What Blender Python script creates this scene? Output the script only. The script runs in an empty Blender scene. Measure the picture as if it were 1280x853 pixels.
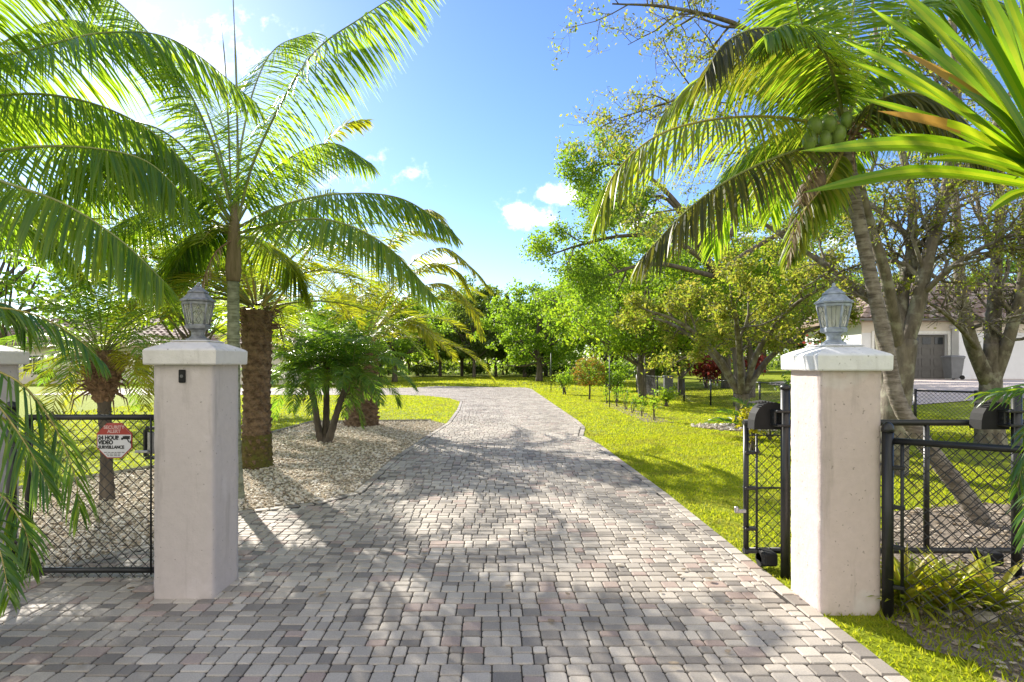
import bpy, math, random
import numpy as np
from mathutils import Vector
R = math.radians
C = bpy.context.scene.collection
V = lambda *a: np.array(a, float)
F, HX, HY, CH = 720.0, 620.0, 455.0, 1.6           # focal length in photo pixels, principal point, eye height

def P(px, py, Y):
    """world point seen at photo pixel (px,py) at distance Y"""
    return V((px - HX) / F * Y, Y, CH - (py - HY) / F * Y)
def sm(a, b, x):
    t = np.clip((np.asarray(x, float) - a) / (b - a), 0, 1)
    return t * t * (3 - 2 * t)
def gz(x, y):
    """terrain height: flat, the neighbour's plot on the right lies higher"""
    return 0.72 * sm(9.5, 20, x) * sm(13, 22, y)

# ------------------------------------------------------------------ scene tree helpers
def tag(o, label=None, cat=None, group=None, kind=None):
    if label: o['label'] = label
    if cat: o['category'] = cat
    if group: o['group'] = group
    if kind: o['kind'] = kind
    return o
def thing(name, label, cat, loc=(0, 0, 0), group=None):
    o = bpy.data.objects.new(name, None); C.objects.link(o)
    o.location = [float(v) for v in loc]; o.empty_display_size = 0.1
    return tag(o, label, cat, group)
def dup(root, loc, rotz=0, scale=1, label=None):
    r = root.copy(); C.objects.link(r); r.location = [float(v) for v in loc]
    r.rotation_euler = (0, 0, rotz); r.scale = (scale,) * 3
    if label: r['label'] = label
    for ch in list(root.children):
        c = ch.copy(); C.objects.link(c); c.parent = r
        for g in list(ch.children):
            d = g.copy(); C.objects.link(d); d.parent = c
    return r

class MB:
    """collects raw geometry, builds ONE mesh object"""
    def __init__(s): s.v = []; s.f = []; s.n = 0
    def add(s, verts, faces, mat=0, smooth=False):
        verts = np.asarray(verts, float).reshape(-1, 3)
        faces = np.asarray(faces, int)
        s.v.append(verts); s.f.append((faces + s.n, mat, smooth)); s.n += len(verts)
    def build(s, name, mats, parent=None, off=None):
        me = bpy.data.meshes.new(name)
        if not isinstance(mats, (list, tuple)): mats = [mats]
        v = np.concatenate(s.v)
        if off is None and parent is not None:
            off = np.array(parent.location)
            if parent.parent: off = off + np.array(parent.parent.location)
        if off is not None: v = v - np.asarray(off)
        idx, st, tot, mi, smo = [], [], [], [], []
        k = 0
        for f, m, sh in s.f:
            if f.ndim == 1: f = f[None]
            a, b = f.shape
            idx.append(f.ravel()); st.append(k + np.arange(a) * b); tot.append(np.full(a, b))
            mi.append(np.full(a, m)); smo.append(np.full(a, sh)); k += a * b
        idx = np.concatenate(idx).astype(np.int32); st = np.concatenate(st).astype(np.int32)
        me.vertices.add(len(v)); me.vertices.foreach_set('co', v.astype(np.float32).ravel())
        me.loops.add(len(idx)); me.loops.foreach_set('vertex_index', idx)
        me.polygons.add(len(st)); me.polygons.foreach_set('loop_start', st)
        me.polygons.foreach_set('loop_total', np.concatenate(tot).astype(np.int32))
        me.polygons.foreach_set('material_index', np.concatenate(mi).astype(np.int32))
        me.polygons.foreach_set('use_smooth', np.concatenate(smo).astype(bool))
        for m in mats: me.materials.append(m)
        me.update(calc_edges=True); me.validate()
        o = bpy.data.objects.new(name, me); C.objects.link(o)
        if parent is not None: o.parent = parent
        return o
    # ---- shapes
    def box(s, c, d, mat=0, bev=0.0, rz=0.0):
        c = np.asarray(c, float); h = np.asarray(d, float) / 2
        bev = min(bev, h.min() * .9)
        cr, sr = math.cos(rz), math.sin(rz)
        bm = []
        if bev <= 0:
            v = np.array([[x, y, z] for z in (-1, 1) for y in (-1, 1) for x in (-1, 1)]) * h
            f = [[0, 2, 3, 1], [4, 5, 7, 6], [0, 1, 5, 4], [2, 6, 7, 3], [0, 4, 6, 2], [1, 3, 7, 5]]
            fs = [np.array(f)]
        else:
            v = []
            for z in (-1, 1):
                for y in (-1, 1):
                    for x in (-1, 1):
                        for ax in range(3):
                            q = V(x, y, z) * (h - bev); q[ax] = (x, y, z)[ax] * h[ax]; v.append(q)
            v = np.array(v)
            I = lambda x, y, z, a: ((z * 2 + y) * 2 + x) * 3 + a
            q4 = []; q3 = []
            q4.append([I(0,0,0,2), I(0,1,0,2), I(1,1,0,2), I(1,0,0,2)]); q4.append([I(0,0,1,2), I(1,0,1,2), I(1,1,1,2), I(0,1,1,2)])
            q4.append([I(0,0,0,1), I(1,0,0,1), I(1,0,1,1), I(0,0,1,1)]); q4.append([I(0,1,0,1), I(0,1,1,1), I(1,1,1,1), I(1,1,0,1)])
            q4.append([I(0,0,0,0), I(0,0,1,0), I(0,1,1,0), I(0,1,0,0)]); q4.append([I(1,0,0,0), I(1,1,0,0), I(1,1,1,0), I(1,0,1,0)])
            for a in (0, 1):
                for b in (0, 1):
                    e = [I(a,b,0,0), I(a,b,1,0), I(a,b,1,1), I(a,b,0,1)]; q4.append(e if (a ^ b) else e[::-1])
                    e = [I(a,0,b,0), I(a,1,b,0), I(a,1,b,2), I(a,0,b,2)]; q4.append(e[::-1] if (a ^ b) else e)
                    e = [I(0,a,b,1), I(1,a,b,1), I(1,a,b,2), I(0,a,b,2)]; q4.append(e if (a ^ b) else e[::-1])
            for x in (0, 1):
                for y in (0, 1):
                    for z in (0, 1):
                        t = [I(x,y,z,0), I(x,y,z,1), I(x,y,z,2)]; q3.append(t if (x + y + z) % 2 else t[::-1])
            fs = [np.array(q4), np.array(q3)]
        v = np.stack([v[:, 0] * cr - v[:, 1] * sr, v[:, 0] * sr + v[:, 1] * cr, v[:, 2]], 1) + c
        n0 = s.n; s.v.append(v); s.n += len(v)
        for f in fs: s.f.append((f + n0, mat, False))
    def tube(s, pts, rad, k=8, mat=0, caps=True, smooth=True, ph=0.0):
        pts = np.asarray(pts, float); n = len(pts)
        rad = np.broadcast_to(np.asarray(rad, float), (n,))
        T = np.gradient(pts, axis=0); T /= np.linalg.norm(T, axis=1)[:, None] + 1e-12
        ref = V(0, 0, 1) if abs(T[0][2]) < .9 else V(1, 0, 0)
        A = np.zeros_like(T); a = np.cross(T[0], ref)
        for i in range(n):
            a = a - T[i] * a.dot(T[i]); a /= np.linalg.norm(a) + 1e-12; A[i] = a
        B = np.cross(T, A)
        th = np.arange(k) * 2 * math.pi / k + ph
        v = pts[:, None] + rad[:, None, None] * (A[:, None] * np.cos(th)[None, :, None] + B[:, None] * np.sin(th)[None, :, None])
        i, j = np.meshgrid(np.arange(n - 1), np.arange(k), indexing='ij')
        f = np.stack([i * k + j, i * k + (j + 1) % k, (i + 1) * k + (j + 1) % k, (i + 1) * k + j], -1).reshape(-1, 4)
        n0 = s.n
        s.add(v.reshape(-1, 3), f, mat, smooth)
        if caps:
            s.f.append((np.array([n0 + j for j in range(k)][::-1])[None], mat, False))
            s.f.append((np.array([n0 + (n - 1) * k + j for j in range(k)])[None], mat, False))
    def cyl(s, a, b, r, k=12, mat=0): s.tube([a, b], r, k, mat, True, k > 6)
    def lathe(s, c, prof, k=24, mat=0, smooth=False, ph=0.0, rz_sq=False):
        """prof: list of (r,z) going up, around the vertical axis through c"""
        c = np.asarray(c, float); prof = np.asarray(prof, float); n = len(prof)
        th = np.arange(k) * 2 * math.pi / k + ph
        v = np.stack([prof[:, 0, None] * np.cos(th), prof[:, 0, None] * np.sin(th), np.repeat(prof[:, 1, None], k, 1)], -1) + c
        i, j = np.meshgrid(np.arange(n - 1), np.arange(k), indexing='ij')
        f = np.stack([i * k + j, i * k + (j + 1) % k, (i + 1) * k + (j + 1) % k, (i + 1) * k + j], -1).reshape(-1, 4)
        n0 = s.n; s.add(v.reshape(-1, 3), f, mat, smooth)
        s.f.append((np.array([n0 + j for j in range(k)][::-1])[None], mat, False))
        s.f.append((np.array([n0 + (n - 1) * k + j for j in range(k)])[None], mat, False))
    def quads(s, q, mat=0, smooth=False):
        q = np.asarray(q, float); n, k = q.shape[:2]
        s.add(q.reshape(-1, 3), np.arange(n * k).reshape(n, k), mat, smooth)

def mesh1(name, mats, fn, parent=None, off=None):
    m = MB(); fn(m); return m.build(name, mats, parent, off)

# ------------------------------------------------------------------ materials
def new_mat(name):
    m = bpy.data.materials.new(name); m.use_nodes = True
    nt = m.node_tree; nt.nodes.clear()
    out = nt.nodes.new('ShaderNodeOutputMaterial')
    b = nt.nodes.new('ShaderNodeBsdfPrincipled'); nt.links.new(b.outputs[0], out.inputs[0])
    return m, nt, b, out
def node(nt, t, **kw):
    n = nt.nodes.new(t)
    for k, v in kw.items():
        if k.startswith('i_'):
            key = k[2:]; key = int(key) if key.isdigit() else key.replace('_', ' ')
            n.inputs[key].default_value = v
        else: setattr(n, k, v)
    return n
def ramp(nt, fac, stops, interp='LINEAR'):
    r = nt.nodes.new('ShaderNodeValToRGB'); r.color_ramp.interpolation = interp
    e = r.color_ramp.elements
    while len(e) < len(stops): e.new(0.5)
    for i, (p, c) in enumerate(stops):
        e[i].position = p; e[i].color = (*c, 1) if len(c) == 3 else c
    nt.links.new(fac, r.inputs[0]); return r.outputs[0]
def noise(nt, scale, detail=4, rough=.55, coord='Object', mapping=None):
    tc = nt.nodes.new('ShaderNodeTexCoord'); n = node(nt, 'ShaderNodeTexNoise', i_Scale=scale, i_Detail=detail, i_Roughness=rough)
    src = tc.outputs[coord]
    if mapping:
        mp = nt.nodes.new('ShaderNodeMapping'); mp.inputs['Scale'].default_value = mapping
        nt.links.new(src, mp.inputs[0]); src = mp.outputs[0]
    nt.links.new(src, n.inputs['Vector']); return n.outputs[0]
def mixc(nt, fac, a, b, mode='MIX'):
    n = nt.nodes.new('ShaderNodeMix'); n.data_type = 'RGBA'; n.blend_type = mode
    for sock, v in ((n.inputs[0], fac), (n.inputs[6], a), (n.inputs[7], b)):
        if hasattr(v, 'links') or isinstance(v, bpy.types.NodeSocket): nt.links.new(v, sock)
        elif isinstance(v, (int, float)): sock.default_value = v
        else: sock.default_value = (*v, 1)
    return n.outputs[2]
def bump(nt, b, h, strength=.3, dist=.01):
    n = node(nt, 'ShaderNodeBump', i_Strength=strength, i_Distance=dist)
    nt.links.new(h, n.inputs['Height']); nt.links.new(n.outputs[0], b.inputs['Normal']); return n

def mat_plain(name, col, rough=.6, metal=0.0, var=.25, scale=8, bmp=.15, spec=.4, bscale=60, bdist=.004):
    m, nt, b, _ = new_mat(name)
    c = ramp(nt, noise(nt, scale), [(.3, [x * (1 - var) for x in col]), (.7, [min(1, x * (1 + var)) for x in col])])
    nt.links.new(c, b.inputs['Base Color'])
    b.inputs['Roughness'].default_value = rough; b.inputs['Metallic'].default_value = metal
    b.inputs['Specular IOR Level'].default_value = spec
    if bmp: bump(nt, b, noise(nt, bscale), bmp, bdist)
    return m
def mat_leaf(name, cols, trans, tw=.45, rough=.45, spec=.35, patch=None):
    """leaf: random tone per leaf, light passes through"""
    m, nt, b, out = new_mat(name)
    g = nt.nodes.new('ShaderNodeNewGeometry')
    k = len(cols)
    c = ramp(nt, g.outputs['Random Per Island'], [(i / max(1, k - 1), c) for i, c in enumerate(cols)])
    nt.links.new(c, b.inputs['Base Color'])
    b.inputs['Roughness'].default_value = rough; b.inputs['Specular IOR Level'].default_value = spec
    t = nt.nodes.new('ShaderNodeBsdfTranslucent')
    k = len(trans)
    tcol = ramp(nt, g.outputs['Random Per Island'], [(i / max(1, k - 1), c) for i, c in enumerate(trans)])
    if patch:
        pf = ramp(nt, noise(nt, 1.1, 6, .65), [(.50, (0, 0, 0)), (.68, (.75, .75, .75))])
        c2 = mixc(nt, pf, c, patch); nt.links.new(c2, b.inputs['Base Color']); tcol = mixc(nt, pf, tcol, patch)
    nt.links.new(tcol, t.inputs[0])
    mx = nt.nodes.new('ShaderNodeMixShader'); mx.inputs[0].default_value = tw
    nt.links.new(b.outputs[0], mx.inputs[1]); nt.links.new(t.outputs[0], mx.inputs[2])
    nt.links.new(mx.outputs[0], out.inputs[0])
    return m

def mat_pavers():
    m, nt, b, _ = new_mat('concrete_pavers')
    g = nt.nodes.new('ShaderNodeNewGeometry')
    base = ramp(nt, g.outputs['Random Per Island'], [(0, (.25, .225, .198)), (.12, (.41, .37, .32)), (.3, (.47, .425, .365)), (.5, (.34, .305, .262)),
        (.66, (.53, .48, .415)), (.84, (.44, .395, .34)), (.91, (.42, .335, .29)), (.96, (.40, .31, .265)), (1, (.60, .55, .48))], 'CONSTANT')
    n1 = noise(nt, 120, 3); n2 = noise(nt, .9, 5)
    c = mixc(nt, .55, base, ramp(nt, n1, [(.3, (.62, .62, .62)), (.7, (1.1, 1.1, 1.1))]), 'MULTIPLY')
    c = mixc(nt, .7, c, ramp(nt, n2, [(.34, (.58, .56, .54)), (.62, (1.06, 1.05, 1.03))]), 'MULTIPLY')
    nt.links.new(c, b.inputs['Base Color']); b.inputs['Roughness'].default_value = .72
    b.inputs['Specular IOR Level'].default_value = .35
    bump(nt, b, n1, .35, .004); return m
def mat_stucco(name, col, patch, dirt):
    m, nt, b, _ = new_mat(name)
    tc = nt.nodes.new('ShaderNodeTexCoord')
    n_big = noise(nt, 3.2, 3, .5); n_fine = noise(nt, 70, 6, .7); n_mid = noise(nt, 22, 3)
    c = mixc(nt, ramp(nt, n_big, [(.60, (0, 0, 0)), (.66, (1, 1, 1))]), col, patch)
    c = mixc(nt, .35, c, ramp(nt, n_mid, [(.3, (.84, .84, .84)), (.7, (1.05, 1.05, 1.05))]), 'MULTIPLY')
    # runs and splash dirt: streaky noise stretched vertically, plus specks
    st = noise(nt, 9, 5, .65, mapping=(1, 1, .12))
    c = mixc(nt, ramp(nt, st, [(.57, (0, 0, 0)), (.76, (.5, .5, .5))]), c, dirt)
    sp = noise(nt, 45, 1, .4)
    c = mixc(nt, ramp(nt, sp, [(.72, (0, 0, 0)), (.76, (.8, .8, .8))]), c, dirt)
    nt.links.new(c, b.inputs['Base Color']); b.inputs['Roughness'].default_value = .8
    b.inputs['Specular IOR Level'].default_value = .25
    h = nt.nodes.new('ShaderNodeMath'); h.operation = 'ADD'; nt.links.new(n_fine, h.inputs[0]); nt.links.new(n_mid, h.inputs[1])
    bump(nt, b, h.outputs[0], .32, .009); return m
def mat_bark(name, a, bcol, lichen=None, sc=(14, 14, 3), bmp=.6):
    m, nt, b, _ = new_mat(name)
    n = noise(nt, 1.0, 6, .65, mapping=sc)
    c = ramp(nt, n, [(.3, a), (.68, bcol)])
    if lichen: c = mixc(nt, ramp(nt, noise(nt, 5, 5, .6), [(.50, (0, 0, 0)), (.62, (.8, .8, .8))]), c, lichen)
    nt.links.new(c, b.inputs['Base Color']); b.inputs['Roughness'].default_value = .85; b.inputs['Specular IOR Level'].default_value = .2
    bump(nt, b, n, bmp, .03); return m
def mat_lawn():
    m, nt, b, _ = new_mat('lawn_turf')
    n = noise(nt, 18, 6, .7); n2 = noise(nt, .6, 5, .6); n3 = noise(nt, 160, 2)
    c = ramp(nt, n, [(.3, (.16, .21, .012)), (.55, (.27, .32, .018)), (.75, (.36, .38, .03))])
    c = mixc(nt, ramp(nt, n2, [(.55, (0, 0, 0)), (.75, (.55, .55, .55))]), c, (.29, .27, .05))
    c = mixc(nt, .5, c, ramp(nt, n3, [(.3, (.55, .55, .55)), (.7, (1.2, 1.2, 1.2))]), 'MULTIPLY')
    nt.links.new(c, b.inputs['Base Color']); b.inputs['Roughness'].default_value = .9; b.inputs['Specular IOR Level'].default_value = .1
    bump(nt, b, n, .8, .05); return m
def mat_soil(name, a, bb, c3, sc=25):
    m, nt, b, _ = new_mat(name)
    n = noise(nt, sc, 6, .7)
    c = ramp(nt, n, [(.3, a), (.5, bb), (.72, c3)])
    nt.links.new(c, b.inputs['Base Color']); b.inputs['Roughness'].default_value = .95; b.inputs['Specular IOR Level'].default_value = .1
    bump(nt, b, n, .8, .03); return m
def mat_island(name, stops, rough=.7, nscale=60, bmp=.2):
    m, nt, b, _ = new_mat(name); g = nt.nodes.new('ShaderNodeNewGeometry')
    c = ramp(nt, g.outputs['Random Per Island'], stops)
    n = noise(nt, nscale, 3); c = mixc(nt, .5, c, ramp(nt, n, [(.3, (.65, .65, .65)), (.7, (1.1, 1.1, 1.1))]), 'MULTIPLY')
    nt.links.new(c, b.inputs['Base Color']); b.inputs['Roughness'].default_value = rough; b.inputs['Specular IOR Level'].default_value = .25
    if bmp: bump(nt, b, n, bmp, .005)
    return m
def mat_rings(name, a, bcol, scale, lichen=None):
    """palm trunk skin: pale with dark leaf-scar bands that are part of the bark"""
    m, nt, b, _ = new_mat(name)
    n = noise(nt, 1, 5, .6, mapping=(6, 6, 40)); n2 = noise(nt, 9, 5, .6)
    c = ramp(nt, n, [(.35, a), (.62, bcol)])
    c = mixc(nt, ramp(nt, n2, [(.48, (0, 0, 0)), (.66, (.7, .7, .7))]), c, lichen or bcol)
    nt.links.new(c, b.inputs['Base Color']); b.inputs['Roughness'].default_value = .85; b.inputs['Specular IOR Level'].default_value = .2
    bump(nt, b, n, .6, .02); return m

M = {}
M['paver'] = mat_pavers()
M['sand'] = mat_soil('joint_sand', (.045, .042, .038), (.075, .068, .06), (.12, .11, .09), 60)
M['lawn'] = mat_lawn()
M['grass'] = mat_leaf('grass_blade', [(.15, .20, .012), (.22, .28, .015), (.28, .32, .02), (.34, .32, .05)], [(.45, .55, .015), (.58, .64, .02), (.62, .60, .04)], .5, .6, .2, (.30, .26, .07))
M['gravel_bed'] = mat_soil('gravel_bed', (.16, .125, .085), (.34, .28, .20), (.55, .48, .37), 38)
M['pebble'] = mat_island('pebbles', [(0, (.32, .25, .17)), (.25, (.58, .50, .39)), (.6, (.70, .64, .53)), (.85, (.78, .73, .65)), (1, (.54, .42, .29))], .75)
M['mulch'] = mat_soil('mulch_soil', (.10, .08, .06), (.23, .19, .15), (.42, .37, .31), 30)
M['litter'] = mat_island('leaf_litter', [(0, (.14, .10, .06)), (.5, (.34, .27, .19)), (1, (.52, .46, .37))], .9)
M['rock'] = mat_plain('edging_rock', (.36, .33, .29), .9, 0, .4, 12, .6, .2, 25, .02)
M['stucco_r'] = mat_stucco('stucco_pink', (.58, .485, .455), (.61, .545, .52), (.28, .24, .21))
M['stucco_l'] = mat_stucco('stucco_shade_greyed', (.53, .475, .455), (.57, .515, .50), (.26, .23, .21))  # greyer than the pink stucco: the left pillars' shade put into the colour
M['cap_r'] = mat_stucco('cap_white', (.74, .74, .74), (.70, .70, .70), (.38, .37, .35))
M['cap_l'] = mat_stucco('cap_offwhite', (.66, .63, .60), (.60, .57, .54), (.30, .28, .25))
M['black'] = mat_plain('black_powder_coat', (.016, .017, .017), .38, 0, .35, 10, .08, .5)
M['wire'] = mat_plain('black_vinyl_wire', (.020, .020, .019), .5, 0, .3, 10, 0, .4)
M['plastic'] = mat_plain('black_plastic', (.016, .016, .016), .75, 0, .2, 10, .05, .25)
M['galv'] = mat_plain('galvanised_steel', (.46, .46, .47), .4, .8, .2, 20, .05)
M['pewter'] = mat_plain('weathered_pewter', (.20, .205, .215), .55, .15, .5, 22, .25, .4)
M['verdigris'] = mat_plain('chalky_metal', (.28, .315, .37), .6, .1, .4, 18, .25, .4)
M['lead'] = mat_plain('lead_came', (.14, .14, .14), .5, .5, .2)
M['white_plastic'] = mat_plain('white_paint', (.74, .74, .72), .5, 0, .08, 10, .03)
M['wall'] = mat_plain('house_wall', (.66, .60, .55), .85, 0, .07, 1.5, .2, .2, 40)
M['wall2'] = mat_plain('garage_wall', (.70, .64, .56), .85, 0, .06, 1.5, .2, .2, 40)
M['wall_white'] = mat_plain('white_wall', (.72, .73, .76), .85, 0, .05, 1.5, .2, .2, 40)
M['door_grey'] = mat_plain('garage_door_paint', (.13, .125, .12), .6, 0, .1, 5, .05)
M['glass_dark'] = mat_plain('dark_window', (.02, .025, .03), .08, 0, .1, 5, 0, .6)
M['tile'] = mat_island('roof_tile', [(0, (.20, .13, .10)), (.5, (.34, .25, .20)), (1, (.42, .34, .28))], .85)
M['bin'] = mat_plain('grey_bin_plastic', (.17, .175, .185), .5, 0, .1, 4, .05)
M['concrete'] = mat_plain('pale_drive', (.56, .48, .43), .85, 0, .15, 2, .3, .2, 30)
M['sign_white'] = mat_plain('sign_white', (.62, .62, .64), .4, 0, .04, 20, 0)
M['sign_red'] = mat_plain('sign_red', (.34, .045, .035), .4, 0, .1, 20, 0)
M['ink'] = mat_plain('sign_ink', (.012, .012, .014), .5, 0, .1, 20, 0)
M['sign_fade'] = mat_plain('sign_faded_letter', (.56, .36, .34), .5, 0, .05, 20, 0)
M['orange'] = mat_plain('orange_cap', (.55, .07, .03), .5, 0, .1, 20, 0)
M['bark_palm'] = mat_rings('coconut_bark', (.08, .065, .052), (.235, .205, .17), 40, (.33, .30, .255))
M['bark_thin'] = mat_rings('green_ring_bark', (.12, .13, .08), (.27, .29, .20), 40, (.34, .35, .28))
M['bark_date'] = mat_bark('date_palm_bosses', (.055, .034, .021), (.25, .175, .115), None, (10, 10, 14), .8)
M['boots'] = mat_bark('dry_leaf_bases', (.10, .06, .035), (.30, .20, .125), None, (30, 30, 4), .6)
M['moss'] = mat_bark('date_palm_mossy_foot', (.055, .042, .022), (.15, .125, .035), (.11, .12, .025), (10, 10, 10), .8)
M['bark'] = mat_bark('grey_bark', (.065, .055, .042), (.20, .17, .135), (.27, .26, .20), (9, 9, 3))
M['bark_dk'] = mat_bark('dark_bark', (.05, .042, .035), (.16, .135, .11), None, (8, 8, 2))
M['rachis'] = mat_plain('frond_stem', (.20, .22, .07), .45, 0, .3, 8, .05)
M['rachis_y'] = mat_plain('frond_stem_yellow', (.36, .30, .08), .45, 0, .3, 8, .05)
M['crownshaft'] = mat_bark('brown_crownshaft', (.10, .085, .04), (.25, .19, .12), None, (20, 20, 2), .3)
M['f_coco'] = mat_leaf('coconut_leaflet', [(.030, .080, .014), (.05, .115, .018), (.08, .145, .022)], [(.30, .52, .02), (.42, .62, .025), (.56, .68, .035)], .56, .36, .5)
M['f_coco_y'] = mat_leaf('coconut_leaflet_yellowing', [(.05, .085, .012), (.09, .12, .018), (.16, .15, .03)], [(.32, .50, .02), (.44, .58, .025), (.58, .58, .05)], .54, .42, .45)
M['f_dry'] = mat_leaf('dry_leaflet', [(.20, .15, .09), (.32, .25, .16)], [(.40, .28, .12), (.45, .34, .16)], .3, .7, .2)
M['f_dark'] = mat_leaf('old_dark_leaflet', [(.018, .026, .016), (.035, .045, .02), (.055, .055, .03)], [(.12, .17, .015), (.32, .34, .02), (.5, .46, .03)], .42, .5, .4)
M['f_date'] = mat_leaf('date_leaflet', [(.028, .062, .014), (.05, .095, .018), (.085, .13, .024)], [(.36, .52, .016), (.48, .60, .02), (.60, .62, .03)], .54, .42, .45)
M['f_date_y'] = mat_leaf('date_leaflet_golden', [(.08, .125, .014), (.14, .175, .018), (.20, .20, .022)], [(.46, .56, .014), (.58, .62, .02), (.64, .58, .025)], .46, .42, .4)
M['f_pygmy'] = mat_leaf('pygmy_leaflet', [(.018, .058, .022), (.03, .085, .026), (.05, .115, .028)], [(.22, .46, .025), (.32, .54, .03), (.44, .60, .04)], .5, .35, .55)
M['f_areca'] = mat_leaf('areca_leaflet', [(.022, .070, .016), (.04, .11, .018), (.07, .15, .022)], [(.20, .40, .016), (.30, .50, .02), (.44, .55, .03)], .42, .3, .6)
M['f_spiky'] = mat_leaf('sword_leaf', [(.035, .10, .010), (.06, .14, .012), (.12, .20, .015)], [(.22, .46, .008), (.34, .54, .010), (.56, .62, .02)], .5, .36, .4)
M['f_tip'] = mat_leaf('sword_leaf_orange', [(.22, .12, .03), (.30, .17, .04)], [(.55, .30, .05), (.6, .36, .06)], .45, .5, .3)
M['l_oak'] = mat_leaf('oak_leaf', [(.035, .075, .016), (.06, .11, .02), (.095, .15, .026)], [(.22, .40, .024), (.30, .48, .03), (.40, .55, .035)], .52, .5, .4)
M['l_bright'] = mat_leaf('bright_leaf', [(.055, .10, .012), (.085, .14, .016), (.12, .165, .02)], [(.32, .52, .02), (.42, .60, .024), (.54, .64, .03)], .56, .5, .35)
M['l_hazed'] = mat_leaf('hazed_leaf', [(.055, .085, .034), (.08, .115, .042), (.105, .145, .05)], [(.22, .34, .03), (.28, .40, .035), (.36, .46, .04)], .46, .55, .35)  # distance haze put into the colour: leaves paled and greyed
M['l_mid'] = mat_leaf('mid_leaf', [(.048, .09, .016), (.075, .125, .02), (.11, .155, .026)], [(.25, .45, .02), (.33, .53, .026), (.44, .60, .03)], .54, .5, .35)
M['l_sparse'] = mat_leaf('sparse_leaf', [(.08, .12, .02), (.13, .16, .03), (.20, .17, .05)], [(.36, .50, .03), (.48, .53, .04), (.50, .42, .07)], .54, .55, .3)
M['l_orange'] = mat_leaf('orange_tip_leaf', [(.18, .075, .02), (.26, .12, .03), (.14, .12, .02)], [(.45, .22, .03), (.5, .30, .04), (.35, .34, .03)], .4, .5, .3)
M['l_red'] = mat_leaf('red_leaf', [(.16, .022, .018), (.24, .035, .026), (.10, .02, .015)], [(.40, .06, .04), (.46, .09, .06)], .35, .5, .35)
M['l_yellow'] = mat_leaf('yellow_leaf', [(.22, .20, .015), (.32, .28, .02)], [(.55, .50, .015), (.6, .55, .02)], .45, .5, .3)
M['l_brom'] = mat_leaf('strap_leaf', [(.12, .19, .02), (.22, .27, .025), (.34, .33, .04), (.30, .20, .04)], [(.5, .6, .02), (.62, .64, .025), (.66, .56, .05)], .42, .38, .45)
M['coconut'] = mat_plain('green_coconut', (.15, .22, .045), .4, 0, .35, 9, .05)
M['coconut_dry'] = mat_plain('brown_coconut', (.16, .11, .08), .7, 0, .4, 9, .3)
M['green_pole'] = mat_plain('green_stake', (.05, .075, .045), .5, 0, .2, 8, 0)
def _glass():
    m, nt, b, out = new_mat('lantern_glass')
    n = noise(nt, 25, 3)
    nt.links.new(ramp(nt, n, [(.3, (.66, .66, .60)), (.7, (.82, .82, .76))]), b.inputs['Base Color'])
    b.inputs['Roughness'].default_value = .25; b.inputs['Transmission Weight'].default_value = .55
    t = nt.nodes.new('ShaderNodeBsdfTranslucent'); t.inputs[0].default_value = (.8, .8, .74, 1)
    mx = nt.nodes.new('ShaderNodeMixShader'); mx.inputs[0].default_value = .6
    nt.links.new(b.outputs[0], mx.inputs[1]); nt.links.new(t.outputs[0], mx.inputs[2])
    tr = nt.nodes.new('ShaderNodeBsdfTransparent'); m2 = nt.nodes.new('ShaderNodeMixShader'); m2.inputs[0].default_value = .45
    nt.links.new(mx.outputs[0], m2.inputs[1]); nt.links.new(tr.outputs[0], m2.inputs[2]); nt.links.new(m2.outputs[0], out.inputs[0])
    bump(nt, b, n, .3, .004); return m
M['glass'] = _glass()

# ------------------------------------------------------------------ the setting
rng = np.random.default_rng(7)
DRIVE = [(2.08, -3), (2.07, 4.8), (2.10, 7), (2.06, 11.3), (1.93, 12.7), (2.24, 14.4), (2.30, 16), (2.28, 22), (2.25, 36), (1.95, 38.5), (-4.3, 41), (-5.2, 38.8), (-7.5, 37.3),
         (-24, 37.0), (-24, 29.4), (-5, 29.4), (-3.6, 28.8), (-2.2, 26.8), (-1.52, 24.3), (-1.36, 20), (-1.32, 15.5), (-1.52, 13), (-1.74, 9.7), (-1.76, 7.1), (-2.1, 6.6),
         (-2.78, 6.2), (-3.05, 5.1), (-3.5, 4.42), (-8, 4.36), (-8, -3)]
GRAVEL = [(-8.5, 4.36), (-3.5, 4.42), (-3.05, 5.1), (-2.78, 6.2), (-2.1, 6.6), (-1.76, 7.1), (-1.74, 9.7), (-1.52, 13), (-1.34, 15.3), (-1.8, 16.0), (-5.0, 15.6), (-5.15, 13), (-5.15, 8.9), (-6.1, 7.1), (-8.5, 6.2)]
MULCH = [(2.40, 3.9), (2.44, 3.45), (2.40, 3.22), (2.56, 3.08), (2.50, 2.85), (2.75, 2.42), (6.5, 2.2), (7.0, 6.0), (5.6, 6.6), (4.2, 6.2), (3.3, 5.0), (2.6, 4.5)]
def inpoly(x, y, poly):
    x = np.asarray(x, float); y = np.asarray(y, float); r = np.zeros(x.shape, bool)
    for (ax, ay), (bx, by) in zip(poly, poly[1:] + poly[:1]):
        c = ((ay > y) != (by > y)) & (x < (bx - ax) * (y - ay) / ((by - ay) or 1e-9) + ax); r ^= c
    return r
def edist(x, y, poly):
    x = np.asarray(x, float); y = np.asarray(y, float); d = np.full(x.shape, 1e9)
    for (ax, ay), (bx, by) in zip(poly, poly[1:] + poly[:1]):
        dx, dy = bx - ax, by - ay; L = dx * dx + dy * dy
        t = np.clip(((x - ax) * dx + (y - ay) * dy) / L, 0, 1)
        d = np.minimum(d, np.hypot(x - ax - t * dx, y - ay - t * dy))
    return d
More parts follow.
